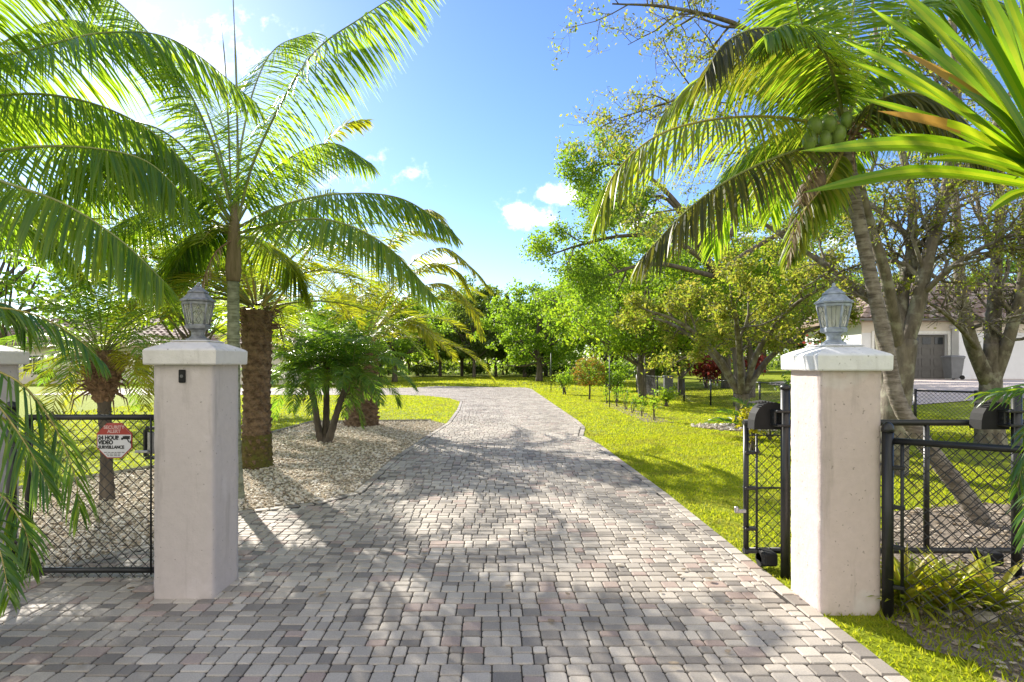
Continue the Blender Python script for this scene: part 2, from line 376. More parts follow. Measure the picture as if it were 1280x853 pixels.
def ngon_sheet(name, poly, z, mat):
    me = bpy.data.meshes.new(name); me.from_pydata([(x, y, z) for x, y in poly], [], [list(range(len(poly)))]); me.materials.append(mat)
    o = bpy.data.objects.new(name, me); C.objects.link(o); return o

# ground: one sheet to the horizon, finer near the camera
xs = np.concatenate([[-900, -400, -150, -80], np.linspace(-50, 60, 111), [80, 150, 400, 900]])
ys = np.concatenate([[-300, -60, -20], np.linspace(-8, 90, 99), [120, 200, 500, 1200]])
X, Y = np.meshgrid(xs, ys, indexing='ij')
Z = gz(X, Y) + np.where(inpoly(X, Y, DRIVE) | (np.abs(X) > 40), 0, 0)
m = MB(); i, j = np.meshgrid(np.arange(len(xs) - 1), np.arange(len(ys) - 1), indexing='ij'); k = len(ys)
m.add(np.stack([X, Y, Z], -1).reshape(-1, 3), np.stack([i * k + j, (i + 1) * k + j, (i + 1) * k + j + 1, i * k + j + 1], -1).reshape(-1, 4), 0, True)
tag(m.build('lawn', M['lawn']), kind='structure')

# driveway: bedding sheet + every paver as real bevelled blocks, all one mesh
def paver_block(mb, rects, zt=.017, near=True):
    r = np.asarray(rects, float); n = len(r)
    x0, y0, x1, y1 = [r[:, q] for q in range(4)]
    g = .0034; x0 = x0 + g; y0 = y0 + g; x1 = x1 - g; y1 = y1 - g
    z = zt + rng.uniform(-.0018, .0018, n)
    tx = rng.uniform(-.012, .012, n); ty = rng.uniform(-.012, .012, n)
    cx = (x0 + x1) / 2; cy = (y0 + y1) / 2
    def ring(ins, cc, dz):
        a0 = x0 + ins; a1 = x1 - ins; b0 = y0 + ins; b1 = y1 - ins
        if cc > 0:
            pts = [(a0 + cc, b0), (a1 - cc, b0), (a1, b0 + cc), (a1, b1 - cc), (a1 - cc, b1), (a0 + cc, b1), (a0, b1 - cc), (a0, b0 + cc)]
        else: pts = [(a0, b0), (a1, b0), (a1, b1), (a0, b1)]
        return np.stack([np.stack([p[0], p[1], z + dz + (p[0] - cx) * tx + (p[1] - cy) * ty], -1) for p in pts], 1)
    if near:
        R0 = ring(0, .009, -.020); R1 = ring(0.0, .010, -.006); R2 = ring(.003, .010, -.0018); R3 = ring(.008, .010, 0); rings = [R0, R1, R2, R3]; q = 8
    else:
        rings = [ring(0, 0, -.012), ring(.006, 0, 0)]; q = 4
    v = np.concatenate(rings, 1); per = v.shape[1]; base = (np.arange(n) * per)[:, None, None]
    f = []
    for a in range(len(rings) - 1):
        for j in range(q): f.append([a * q + j, a * q + (j + 1) % q, (a + 1) * q + (j + 1) % q, (a + 1) * q + j])
    n0 = mb.n
    mb.add(v.reshape(-1, 3), (np.array(f)[None] + base).reshape(-1, 4), 0, False)
    mb.f.append((np.arange((len(rings) - 1) * q, len(rings) * q)[None] + np.arange(n)[:, None] * per + n0, 0, False))
mb = MB(); U = .0385; rr = random.Random(3); rects = []
y = -1.0; row = 0
while y < 41.5:
    h5 = 5 * U; x = -24.2 + rr.random() * .3 if y > 27 else -8.2 + rr.random() * .3
    while x < 2.5:
        w = rr.choice((2, 3, 3, 4, 3)) * U
        s = rr.choice((2, 3)) * U
        rects.append((x, y, x + w, y + s)); rects.append((x, y + s, x + w, y + h5)); x += w
    y += h5
rects = np.array(rects); cx = (rects[:, 0] + rects[:, 2]) / 2; cy = (rects[:, 1] + rects[:, 3]) / 2
ok = inpoly(cx, cy, DRIVE) | (edist(cx, cy, DRIVE) < .2); rects = rects[ok]
def bad(xx, r):                                       # is this vertical side of the paver over the border course?
    b = np.zeros(len(r), bool)
    for yq in (r[:, 1], r[:, 3]): b |= ~inpoly(xx, yq, DRIVE) | (edist(xx, yq, DRIVE) < .109)
    return b
w0 = rects[:, 2] - rects[:, 0]
for _ in range(14):                                   # cut edge pavers back to the border course
    bl = bad(rects[:, 0], rects); rects[bl, 0] += w0[bl] / 14
    br = bad(rects[:, 2], rects); rects[br, 2] -= w0[br] / 14
ok = (rects[:, 2] - rects[:, 0] > .025) & ~bad(rects[:, 0] + 1e-4, rects) & ~bad(rects[:, 2] - 1e-4, rects)
rects = rects[ok]; cy = (rects[:, 1] + rects[:, 3]) / 2
paver_block(mb, rects[cy < 15], near=True); paver_block(mb, rects[cy >= 15], near=False)
# border course laid along the edges
for a, b in zip(DRIVE, DRIVE[1:]):
    a = V(*a); b = V(*b); L = np.linalg.norm(b - a)
    if a[0] < -7 and a[1] < 6: continue
    d = (b - a) / L; nrm = V(-d[1], d[0]); n = max(1, int(round(L / .17)))
    for q in range(n):
        p = a + d * L * q / n; e = a + d * (L * (q + 1) / n)
        c4 = [p + d * .004 + nrm * .004, e - d * .004 + nrm * .004, e - d * .004 + nrm * .105, p + d * .004 + nrm * .105]
        zz = .017 + rng.uniform(-.001, .001)
        ctr = sum(c4) / 4
        lo = np.array([(*w, zz - .012) for w in c4]); hi = np.array([(*(ctr + (w - ctr) * (1 - .012 / .114)), zz) for w in c4])
        mb.add(np.concatenate([lo, hi]), [[0, 1, 5, 4], [1, 2, 6, 5], [2, 3, 7, 6], [3, 0, 4, 7], [4, 5, 6, 7]])
o = mb.build('paved_driveway', M['paver'])
tag(o, kind='structure')
tag(ngon_sheet('driveway_bedding', DRIVE, .006, M['sand']), kind='structure')

# gravel bed: base sheet and loose stones
tag(ngon_sheet('gravel_bed', GRAVEL, .008, M['gravel_bed']), kind='structure')
def stones(name, n, poly, smin, smax, mat, box, power=1.0, flat=.6, z=.008):
    px = rng.uniform(box[0], box[1], n * 3); py = box[2] + (box[3] - box[2]) * rng.uniform(0, 1, n * 3) ** power
    ok = inpoly(px, py, poly); px, py = px[ok][:n], py[ok][:n]; n = len(px)
    t = (1 + 5 ** .5) / 2
    iv = np.array([(-1, t, 0), (1, t, 0), (-1, -t, 0), (1, -t, 0), (0, -1, t), (0, 1, t), (0, -1, -t), (0, 1, -t), (t, 0, -1), (t, 0, 1), (-t, 0, -1), (-t, 0, 1)]) / 1.9
    fc = np.array([(0, 11, 5), (0, 5, 1), (0, 1, 7), (0, 7, 10), (0, 10, 11), (1, 5, 9), (5, 11, 4), (11, 10, 2), (10, 7, 6), (7, 1, 8), (3, 9, 4), (3, 4, 2), (3, 2, 6), (3, 6, 8), (3, 8, 9), (4, 9, 5), (2, 4, 11), (6, 2, 10), (8, 6, 7), (9, 8, 1)])
    s = rng.uniform(smin, smax, n); v = iv[None] * rng.uniform(.7, 1.2, (n, 12, 1))
    v = v * np.stack([rng.uniform(.7, 1.2, n), rng.uniform(.6, 1, n), rng.uniform(.4, .8, n) * flat / .6], -1)[:, None] * (s / 2)[:, None, None]
    a = rng.uniform(0, 6.28, n); ca, sa = np.cos(a)[:, None], np.sin(a)[:, None]
    v = np.stack([v[..., 0] * ca - v[..., 1] * sa, v[..., 0] * sa + v[..., 1] * ca, v[..., 2]], -1)
    v += np.stack([px, py, z + s * .12 + rng.uniform(0, .012, n)], -1)[:, None]
    m = MB(); m.add(v.reshape(-1, 3), (fc[None] + (np.arange(n) * 12)[:, None, None]).reshape(-1, 3), 0, False)
    return tag(m.build(name, mat), kind='stuff')
stones('gravel_stones', 11000, GRAVEL, .03, .065, M['pebble'], (-8, -1.2, 4.3, 16.1), 1.5)
stones('gravel_chips', 22000, GRAVEL, .016, .036, M['pebble'], (-8, -1.2, 4.3, 16.1), 1.4)
o = thing('lawn_edging', 'thin grey edging strip between the gravel bed and the lawn', 'edging', (-5.1, 12, 0))
m = MB(); e = [(*p, .035) for p in GRAVEL[9:]]
for a, b in zip(e, e[1:]): m.tube([a, b], .028, 4, 0, True, False)
m.build('edging_board', M['rock'], o)
stones('fallen_leaves', 150, DRIVE, .025, .06, M['litter'], (-4, 2.1, 3, 18), 1.3, .12, .024)
# mulch and bare soil by the right fence
def draped(name, poly, mat, dz=.006, step=.35):
    x0 = min(p[0] for p in poly); x1 = max(p[0] for p in poly); y0 = min(p[1] for p in poly); y1 = max(p[1] for p in poly)
    m = MB(); xs = np.arange(x0, x1, step); ys = np.arange(y0, y1, step); q = []
    for a in xs:
        for b in ys:
            if inpoly(np.array([a + step / 2]), np.array([b + step / 2]), poly)[0]:
                q.append([(xx, yy, gz(xx, yy) + dz) for xx, yy in ((a, b), (a + step, b), (a + step, b + step), (a, b + step))])
    m.quads(q); return tag(m.build(name, mat), kind='structure')
tag(ngon_sheet('mulch_bed', MULCH, .007, M['mulch']), kind='structure')
stones('mulch_litter', 2600, MULCH, .02, .07, M['litter'], (2.3, 6.8, 2.3, 6.6), 1.0, .25)
TREE_D = (6.15, 14.4)
ring = [(TREE_D[0] + 1.15 * math.cos(a) * (1 + .12 * math.sin(3 * a)), TREE_D[1] + .9 * math.sin(a) * (1 + .1 * math.cos(2 * a))) for a in np.linspace(0, 6.28, 22)[:-1]]
tag(ngon_sheet('tree_mulch_ring', ring, .008, M['mulch']), kind='structure')
stones('tree_ring_stones', 420, ring, .05, .13, M['pebble'], (4.8, 7.5, 13.2, 15.6), 1)
# neighbour's pale driveway
draped('neighbour_driveway', [(13.2, 19.6), (19, 18.6), (40, 18.5), (40, 33), (16, 33.6), (13.2, 24)], M['concrete'], .02, .7)

# grass blades over the near lawn
def blades(n, box, power, hmin, hmax, mat, excl, name, incl=None):
    px = rng.uniform(box[0], box[1], n); py = box[2] + (box[3] - box[2]) * rng.uniform(0, 1, n) ** power
    ok = np.ones(n, bool)
    for e in excl: ok &= ~inpoly(px, py, e)
    if incl: ok &= inpoly(px, py, incl)
    px, py = px[ok], py[ok]; n = len(px)
    h = rng.uniform(hmin, hmax, n); w = .0035 + .0009 * py
    a = rng.uniform(0, 6.28, n); lx = rng.normal(0, .55, n) * h; ly = rng.normal(0, .55, n) * h
    p = np.stack([px, py, gz(px, py)], -1); d = np.stack([np.cos(a) * w, np.sin(a) * w, 0 * w], -1)
    return np.stack([p - d, p + d, p + np.stack([lx, ly, h], -1)], 1)
ex = [DRIVE, GRAVEL, MULCH]
m = MB()
m.quads(blades(95000, (2.05, 7.5, 2.2, 13), 1.35, .012, .034, None, ex + [ring], ''))
m.quads(blades(70000, (2.0, 13, 12, 34), 1.3, .02, .04, None, ex + [ring], ''))
m.quads(blades(70000, (-14, -1.2, 7, 34), 1.2, .02, .045, None, ex, ''))
m.quads(blades(22000, (-9, 12, 34, 66), 1.1, .05, .09, None, ex, ''))
m.quads(blades(2600, (2.4, 3.6, 2.3, 4.2), 1, .03, .07, None, [DRIVE], ''))
tag(m.build('grass', M['grass']), kind='stuff')

# ------------------------------------------------------------------ gate pillars and lanterns
def pillar(name, label, cx, cy, w, mat, capmat, peak, dz=0.0):
    o = thing(name, label, 'pillar', (cx, cy, 0))
    m = MB()
    n = 14; zs = np.linspace(0, 1.6, 40)
    h = w / 2; bv = .012; ring = []
    for (ax, ay), (bx, by) in (((-h, -h + bv), (-h, h - bv)), ((-h + bv, h), (h - bv, h)), ((h, h - bv), (h, -h + bv)), ((h - bv, -h), (-h + bv, -h))):
        for t in np.linspace(0, 1, 9): ring.append((ax + (bx - ax) * t, ay + (by - ay) * t))
    ring = np.array(ring); k = len(ring)
    v = np.zeros((len(zs), k, 3)); v[..., :2] = ring[None]; v[..., 2] = zs[:, None] * (1.6 + dz) / 1.6
    q = random.Random(cx)
    nn = np.random.default_rng(5).normal(0, .0012, v.shape[:2])
    v[..., 0] *= 1 + nn / h; v[..., 1] *= 1 + nn / h
    v[:2, :, :2] *= 1.006
    i, j = np.meshgrid(np.arange(len(zs) - 1), np.arange(k), indexing='ij')
    m.add(v.reshape(-1, 3) + V(cx, cy, 0), np.stack([i * k + j, i * k + (j + 1) % k, (i + 1) * k + (j + 1) % k, (i + 1) * k + j], -1).reshape(-1, 4), 0, True)
    m.build('pillar_shaft', mat, o)
    m = MB(); c = V(cx, cy, 0); s2 = 2 ** .5; H = h + .043
    prof = [(h - .02, 1.594), (H - .006, 1.594), (H, 1.602), (H + .002, 1.69), (H - .008, 1.702), (H * .78, 1.724), (H * .5, 1.752), (.13, peak - .008), (.105, peak), (.02, peak + .002)]
    m.lathe(c, [(r * s2, z + dz) for r, z in prof], 4, 0, False, math.pi / 4); m.build('pillar_cap', capmat, o)
    return o
PL = (-2.11, 4.08); PR = (2.26, 3.855)
pl = pillar('gate_pillar', 'tall shade-greyed stucco gate pillar with a small dark doorbell plate and off-white cap', *PL, .40, M['stucco_l'], M['cap_l'], 1.765)
pr = pillar('gate_pillar', 'pink stucco gate pillar with bright white cap beside the sliding gate', *PR, .385, M['stucco_r'], M['cap_r'], 1.765, -.038)
po = pillar('gate_pillar', 'shaded pillar half hidden by palm fronds at the hinge side of the walk gate', -4.16, 4.57, .42, M['stucco_l'], M['cap_l'], 1.74)
bell = tag(mesh1('doorbell_plate', M['plastic'], lambda m: (m.box((-2.11, 3.872, 1.517), (.046, .014, .088), 0, .005)), pl))
mesh1('bell_button', M['lead'], lambda m: m.tube([(-2.11, 3.866, 1.517), (-2.11, 3.862, 1.517)], .011, 12), bell)

def lantern(name, label, c, metal, sc=1.0):
    o = thing(name, label, 'lantern', c)
    c = np.array(c, float); k = 6; ph = math.pi / 6
    rs = .83; S = lambda L: [(r * sc * rs, z * sc) for r, z in L]
    mesh1('lantern_base', metal, lambda m: (m.lathe(c, S([(.088, .040), (.088, .056), (.072, .062), (.058, .070), (.050, .078), (.049, .10), (.058, .112), (.062, .118)]), 24, 0, False),
        m.lathe(c, S([(.07, .119), (.094, .126), (.096, .148), (.086, .156), (.05, .157)]), k, 0, False, ph)), o)
    def fr(m):
        for q in range(k):
            a = ph + q * math.pi / 3; d = V(math.cos(a), math.sin(a), 0)
            m.tube([c + (d * .083 * rs + V(0, 0, .15)) * sc, c + (d * .117 * rs + V(0, 0, .30)) * sc], .0065 * sc, 6)
        m.lathe(c, S([(.112, .292), (.121, .293), (.124, .310), (.100, .312)]), k, 0, False, ph)
    mesh1('lantern_frame', metal, fr, o)
    for q in range(k):
        a0 = ph + q * math.pi / 3; a1 = a0 + math.pi / 3
        b = [c + (V(math.cos(a) * r * rs, math.sin(a) * r * rs, z)) * sc for a, r, z in ((a0, .079, .158), (a1, .079, .158), (a1, .112, .294), (a0, .112, .294))]
        m = MB(); ctr = sum(b) / 4
        b = [ctr + (w - ctr) * .96 for w in b]; inn = [w + (V(c[0], c[1], w[2]) - w) * .03 for w in b]
        m.add(b + inn, [[0, 1, 2, 3], [7, 6, 5, 4], [0, 4, 5, 1], [1, 5, 6, 2], [2, 6, 7, 3], [3, 7, 4, 0]])
        pane = m.build('glass_pane', M['glass'], o)
        m = MB(); ou = (ctr - V(c[0], c[1], ctr[2])); ou /= np.linalg.norm(ou)
        uv = lambda u, v: (b[0] * (1 - u) + b[1] * u) * (1 - v) + (b[3] * (1 - u) + b[2] * u) * v + ou * .0015
        if q % 2 == 0:
            for L in ([(.5, 0), (.72, .2), (.5, .4), (.28, .2), (.5, 0)], [(.5, .4), (.75, .62), (.62, .85), (.5, 1)], [(.5, .4), (.25, .62), (.38, .85), (.5, 1)], [(.0, .5), (.25, .62)], [(1, .5), (.75, .62)], [(.5, .55), (.62, .68), (.5, .8), (.38, .68), (.5, .55)]):
                m.tube([uv(*p) for p in L], .0014 * sc, 4, 0, False, False)
        else:
            for L in ([(.35, 0), (.35, 1)], [(.65, 0), (.65, 1)]): m.tube([uv(*p) for p in L], .0018 * sc, 4, 0, False, False)
        m.build('lead_tracery', M['lead'], pane)
    mesh1('lantern_roof', metal, lambda m: (m.lathe(c, S([(.118, .313), (.136, .313), (.138, .322), (.112, .336), (.092, .356), (.075, .371)]), k, 0, False, ph),
        m.lathe(c, S([(.075, .371), (.082, .374), (.078, .382), (.058, .396), (.036, .412), (.022, .418)]), k, 0, False, ph)), o)
    mesh1('finial', metal, lambda m: m.lathe(c, S([(.022, .418), (.020, .424), (.011, .428), (.013, .436), (.011, .444), (.003, .449)]), 16, 0, True), o)
    return o
lantern('pillar_lantern', 'dull pewter hexagonal lantern on the shade-greyed pillar with the doorbell', (PL[0], PL[1], 1.720), M['pewter'], 1.02)
lantern('pillar_lantern', 'chalky blue-grey lantern with bright glass on the pink pillar', (PR[0], PR[1], 1.684), M['verdigris'], 1.02)

# ------------------------------------------------------------------ chain link, gates, fences
def chain(m, A, B, z0, z1, pitch, r, k=3, za=None):
    """diamond wire mesh in the vertical plane A-B between heights z0,z1"""
    A = V(*A[:2]); B = V(*B[:2]); L = np.linalg.norm(B - A); d = (B - A) / L; nrm = V(-d[1], d[0]); H = z1 - z0
    n0 = int(-H / pitch) - 1
    for sgn in (1, -1):
        s = -H - pitch
        while s < L + H + pitch:
            # line u = s + v (sgn 1) or u = s - v + H (sgn -1)
            if sgn == 1: v0 = max(0, -s); v1 = min(H, L - s); u = lambda v: s + v
            else: v0 = max(0, s + H - L); v1 = min(H, s + H); u = lambda v: s + H - v
            if v1 - v0 > .01:
                off = nrm * r * sgn * .8
                npt = 2 if k < 4 else max(2, int((v1 - v0) / (pitch * .25)))
                pts = []
                for q, v in enumerate(np.linspace(v0, v1, npt)):
                    p = A + d * u(v) + off; pts.append((p[0], p[1], z0 + v))
                m.tube(pts, r, k, 0, False, False, .5)
            s += pitch
    return m

# walk gate at the left
GY = 4.26
wg = thing('walk_gate', 'black framed chain-link walk gate with a security notice wired to it', 'gate', (-2.35, GY, 0))
gx0, gx1 = -3.46, -2.49
def f(m):
    for z in (.075, 1.205): m.tube([(gx0, GY, z), (gx1, GY, z)], .021, 10)
    for x in (gx0, gx1 - .012): m.tube([(x, GY, .054), (x, GY, 1.225)], .021, 10)
mesh1('gate_frame', M['black'], f, wg)
def f(m):
    chain(m, (gx0 + .02, GY), (gx1 - .02, GY), .02, 1.25, .086, .0034, 3)
    for q in np.arange(gx0 + .05, gx1 - .03, .086):      # twisted barbs along the top and bottom
        for z, s in ((1.25, 1), (.02, -1)): m.tube([(q, GY, z - .004 * s), (q + .012, GY, z + .016 * s)], .0024, 3, 0, False, False)
mesh1('chain_mesh', M['wire'], f, wg)
for x in (gx0 + .045, gx1 - .05): mesh1('tension_bar', M['black'], lambda m: m.tube([(x, GY - .02, .05), (x, GY - .02, 1.2)], .007, 6), wg)
lb = mesh1('lock_box', M['black'], lambda m: [m.box((-2.545, GY, z), (.075, .05, .02), 0, .003) for z in (1.126, .905)] + [m.box((-2.588, GY, 1.015), (.016, .05, .2), 0, .003)], wg)
mesh1('keypad_insert', M['galv'], lambda m: [m.box((-2.548, GY, 1.015), (.048, .03, .16), 0, .004)], lb)
mesh1('lock_lever', M['galv'], lambda m: [m.box((-2.60, GY - .036, .955), (.10, .012, .02), 0, .004)], lb)
hp = thing('hinge_post', 'thick black hinge post at the frond-covered end of the walk gate', 'gate post', (-3.575, 4.25, 0))
mesh1('post', M['black'], lambda m: m.tube([(-3.575, 4.25, 0), (-3.575, 4.25, 1.27)], .032, 14), hp)
mesh1('post_cap', M['black'], lambda m: m.lathe((-3.575, 4.25, 1.27), [(.038, 0), (.038, .02), (.028, .045), (.004, .056)], 14, 0, True), hp)
for z in (.3, 1.0): mesh1('hinge', M['black'], lambda m: (m.box((-3.52, 4.25, z), (.07, .045, .035), 0, .006), m.tube([(-3.46, 4.245, z - .03), (-3.46, 4.245, z + .03)], .026, 10)), hp)

# security notice
SX, SZ, SY = P(143, 551, GY - .045)[0], P(143, 551, GY - .045)[2], GY - .045
def octo(r): return [(SX + r * math.cos(math.pi / 8 + q * math.pi / 4), SZ + r * math.sin(math.pi / 8 + q * math.pi / 4)) for q in range(8)]
sg = thing('security_sign', 'octagonal red and white security notice hung on the walk gate', 'sign', (SX, SY, SZ))
def plate(poly, y0, y1):
    def g(m):
        n = len(poly); a = [(x, y0, z) for x, z in poly]; b = [(x, y1, z) for x, z in poly]
        m.add(a + b, np.array([[q, (q + 1) % n, n + (q + 1) % n, n + q] for q in range(n)]))
        k = m.n - 2 * n; m.f.append((np.arange(k, k + n)[None], 0, False)); m.f.append((np.arange(k + n, k + 2 * n)[None], 0, False))
    return g
RS = .140
mesh1('sign_border', M['sign_red'], plate(octo(RS), SY, SY + .006), sg)
mesh1('sign_face', M['sign_white'], plate(octo(RS - .008), SY - .002, SY + .001), sg)
zc = SZ + .052; oc = octo(RS - .0085); top = [p for p in oc if p[1] > zc]
xw = RS * .9; hi = [p for p in oc]
rr8 = (RS - .0085); ap = rr8 * math.cos(math.pi / 8); hs = rr8 * math.sin(math.pi / 8)
zcut = SZ + hs + .004
mesh1('sign_band', M['sign_red'], plate([(SX - ap, SZ + hs - .006), (SX + ap, SZ + hs - .006), (SX + ap, SZ + hs), (SX + hs, SZ + ap), (SX - hs, SZ + ap), (SX - ap, SZ + hs)], SY - .004, SY - .0015), sg)
def text(s, x, z, size, y, mat, parent, name, align='LEFT', bold=.0, sx=1.0):
    cu = bpy.data.curves.new(name, 'FONT'); cu.body = s; cu.size = size; cu.align_x = align; cu.offset = bold; cu.extrude = .0006
    ob = bpy.data.objects.new(name, cu); C.objects.link(ob)
    me = bpy.data.meshes.new_from_object(ob); bpy.data.objects.remove(ob)
    n = len(me.vertices); co = np.zeros(n * 3, np.float32); me.vertices.foreach_get('co', co); co = co.reshape(-1, 3)
    w = np.stack([co[:, 0] * sx + x, -co[:, 2] + y, co[:, 1] + z], -1) - np.array(parent.location)
    me.vertices.foreach_set('co', w.astype(np.float32).ravel()); me.materials.clear(); me.materials.append(mat); me.update()
    o = bpy.data.objects.new(name, me); C.objects.link(o); o.parent = parent; me.name = name; return o
text('SECURITY', SX, SZ + .087, .034, SY - .0045, M['sign_fade'], sg, 'lettering', 'CENTER', .0012)
text('ALERT', SX, SZ + .057, .034, SY - .0045, M['sign_fade'], sg, 'lettering', 'CENTER', .0012)
text('24 HOUR', SX - .116, SZ + .008, .040, SY - .0025, M['ink'], sg, 'lettering', 'LEFT', .0022, .92)
text('VIDEO', SX - .116, SZ - .026, .040, SY - .0025, M['ink'], sg, 'lettering', 'LEFT', .0022, .92)
text('SURVEILLANCE', SX - .116, SZ - .058, .031, SY - .0025, M['ink'], sg, 'lettering', 'LEFT', .0016, .9)
def f(m):
    for q, (w, z) in enumerate(((.15, -.086), (.115, -.098), (.10, -.110))):
        x = SX - w / 2
        while x < SX + w / 2 - .01:
            l = rr.uniform(.012, .026); m.box((x + l / 2, SY - .0025, SZ + z), (l, .001, .005)); x += l + .006
mesh1('fine_print', M['lead'], f, sg)
def f(m):
    m.box((SX + .088, SY - .003, SZ + .022), (.05, .002, .022)); m.box((SX + .058, SY - .003, SZ + .014), (.012, .002, .016))
    m.add([(SX + .07, SY - .0036, SZ + .036), (SX + .118, SY - .0036, SZ + .026), (SX + .116, SY - .0036, SZ + .034)], [[0, 1, 2]])
    m.tube([(SX + .095, SY - .003, SZ + .012), (SX + .108, SY - .003, SZ - .008), (SX + .12, SY - .003, SZ - .012)], .004, 5)
    m.box((SX + .121, SY - .003, SZ - .012), (.004, .002, .024))
mesh1('camera_emblem', M['ink'], f, sg)

# sliding gate, pushed open to the right behind the pink pillar
SY2 = 4.55
slg = thing('sliding_gate', 'long black chain-link sliding gate pushed open behind the pink pillar', 'gate', (4.2, SY2, 0))
a0, a1 = 1.975, 6.6
def f(m):
    for z, r in ((1.135,   .025), (.125, .024)): m.tube([(a0 - .02, SY2, z), (a1, SY2, z)], r, 12)
    for x in (a0, 2.55, 3.40, 5.0, a1): m.tube([(x, SY2, .1), (x, SY2, 1.12)], .021, 12)
    m.tube([(a0, SY2, .62), (2.55, SY2, .62)], .008, 6)
mesh1('gate_frame', M['black'], f, slg)
mesh1('chain_mesh', M['wire'], lambda m: chain(m, (a0 + .03, SY2 + .012), (a1, SY2 + .012), .13, 1.05, .086, .0034, 3), slg)
mesh1('tension_bar', M['black'], lambda m: m.tube([(a0 + .075, SY2 - .02, .14), (a0 + .075, SY2 - .02, 1.05)], .009, 6), slg)
mesh1('tension_wire', M['black'], lambda m: m.tube([(a0, SY2 - .032, 1.04), (2.5, SY2 - .032, 1.04)], .006, 6), slg)
for z in (.3, .62, .9): mesh1('tension_band', M['black'], lambda m: m.box((a0 + .035, SY2, z), (.10, .062, .022), 0, .004), slg)
mesh1('latch', M['galv'], lambda m: (m.box((a0 - .05, SY2 - .02, .44), (.085, .02, .03), 0, .006), m.box((a0 - .088, SY2 - .03, .455), (.03, .022, .05), 0, .006)), slg)
mesh1('end_cap', M['orange'], lambda m: m.box((2.235, SY2 - .034, 1.142), (.06, .03, .05), 0, .006), slg)
def roller_post(x, y, label, ztop):
    o = thing('roller_post', label, 'gate post', (x, y, 0))
    mesh1('post', M['black'], lambda m: m.tube([(x, y, 0), (x, y, ztop)], .033, 16), o)
    mesh1('post_cap', M['black'], lambda m: m.lathe((x, y, ztop), [(.037, 0), (.037, .018), (.03, .03), (.004, .036)], 16, 0, True), o)
    def rb(m, w=.07):
        zb = 1.10; pr = [(-.115, 0), (.10, 0), (.10, .19), (.06, .205), (.0, .206), (-.04, .19), (-.075, .162), (-.1, .12), (-.112, .07)]
        n = len(pr); yy = (y + .075, y + .19)
        v = [(x - .085 + px, q, zb + pz) for q in yy for px, pz in pr]
        m.add(v, np.array([[q, (q + 1) % n, n + (q + 1) % n, n + q] for q in range(n)])); k0 = m.n - 2 * n
        m.f.append((np.arange(k0, k0 + n)[None], 0, False)); m.f.append((np.arange(k0 + n, k0 + 2 * n)[None], 0, False))
        for q in range(7): m.box((x - .085 - .10 + q * .024, y + .13, zb + .213 - .004 * abs(q - 3)), (.009, .112, .012), 0, .002)
    r = mesh1('roller_cover', M['plastic'], rb, o)
    def br(m):
        for z in (1.14, 1.245): m.box((x - .02, y + .02, z), (.12, .12, .018), 0, .004)
        m.box((x - .065, y + .045, 1.19), (.02, .05, .11), 0, .004); m.tube([(x - .078, y + .045, 1.19), (x - .04, y + .045, 1.19)], .014, 8)
    mesh1('roller_bracket', M['black'], br, o)
    def lo(m): m.box((x - .06, y + .17, .10), (.10, .17, .10), 0, .012); m.tube([(x - .11, y + .2, .07), (x - .02, y + .2, .07)], .055, 14)
    mesh1('lower_roller', M['plastic'], lo, o)
    return o
roller_post(2.165, 4.31, 'black roller post touching the back of the pink pillar', 1.41)
roller_post(3.895, 4.31, 'black roller post at the right edge behind green fronds', 1.40)
# boundary fence coming towards the camera from the pink pillar
fA = V(2.475, 3.64); fB = V(3.75, 2.62)
bf = thing('boundary_fence', 'black chain-link fence running from the pink pillar past the yellow-green strap plant', 'fence', (*fA, 0))
fd = (fB - fA) / np.linalg.norm(fB - fA)
ep = mesh1('fence_post', M['black'], lambda m: m.tube([(*fA, 0), (*fA, 1.17)], .033, 16), bf)
mesh1('post_cap', M['black'], lambda m: m.lathe((*fA, 1.17), [(.037, 0), (.037, .02), (.030, .045), (.016, .060), (.002, .064)], 16, 0, True), ep)
mesh1('fence_post', M['black'], lambda m: m.tube([(*fB, 0), (*fB, 1.17)], .032, 14), bf)
mesh1('top_rail', M['black'], lambda m: m.tube([(*(fA + fd * .03), 1.115), (*fB, 1.115)], .021, 12), bf)
def f(m):
    p = fA + fd * .075; m.tube([(*p, .13), (*p, 1.12)], .010, 8)
    for z in (.2, .45, .7, .95): m.box((*(fA + fd * .04), z), (.10, .03, .024), 0, .004, math.atan2(fd[1], fd[0]))
mesh1('tension_bar', M['black'], f, bf)
mesh1('chain_mesh', M['wire'], lambda m: chain(m, fA + fd * .07, fB, .04, 1.13, .080, .0032, 3), bf)
# long black fence down the lawn, neighbour's side
pts = [(7.7, 31.5), (7.85, 28), (8.0, 24.5), (8.2, 22), (8.7, 19), (9.2, 16), (9.75, 13.4), (10.5, 12.6), (12.2, 12.2), (14.5, 11.9), (17, 11.6)]
lf = thing('lawn_fence', 'low black chain-link fence along the far side of the right lawn', 'fence', (8, 24, 0))
for p in pts: mesh1('fence_post', M['black'], lambda m: m.tube([(*p, gz(*p)), (*p, gz(*p) + 1.02)], .034, 8), lf)
def f(m):
    for a, b in zip(pts, pts[1:]): m.tube([(*a, gz(*a) + .98), (*b, gz(*b) + .98)], .024, 6, 0, False)
mesh1('top_rail', M['black'], f, lf)
def f(m):
    for a, b in zip(pts, pts[1:]):
        chain(m, a, b, max(gz(*a), gz(*b)) * .5 + .03, .96 + min(gz(*a), gz(*b)) * .5, .085 if a[1] < 20 else .13, .0042, 3)
mesh1('chain_mesh', M['wire'], f, lf)
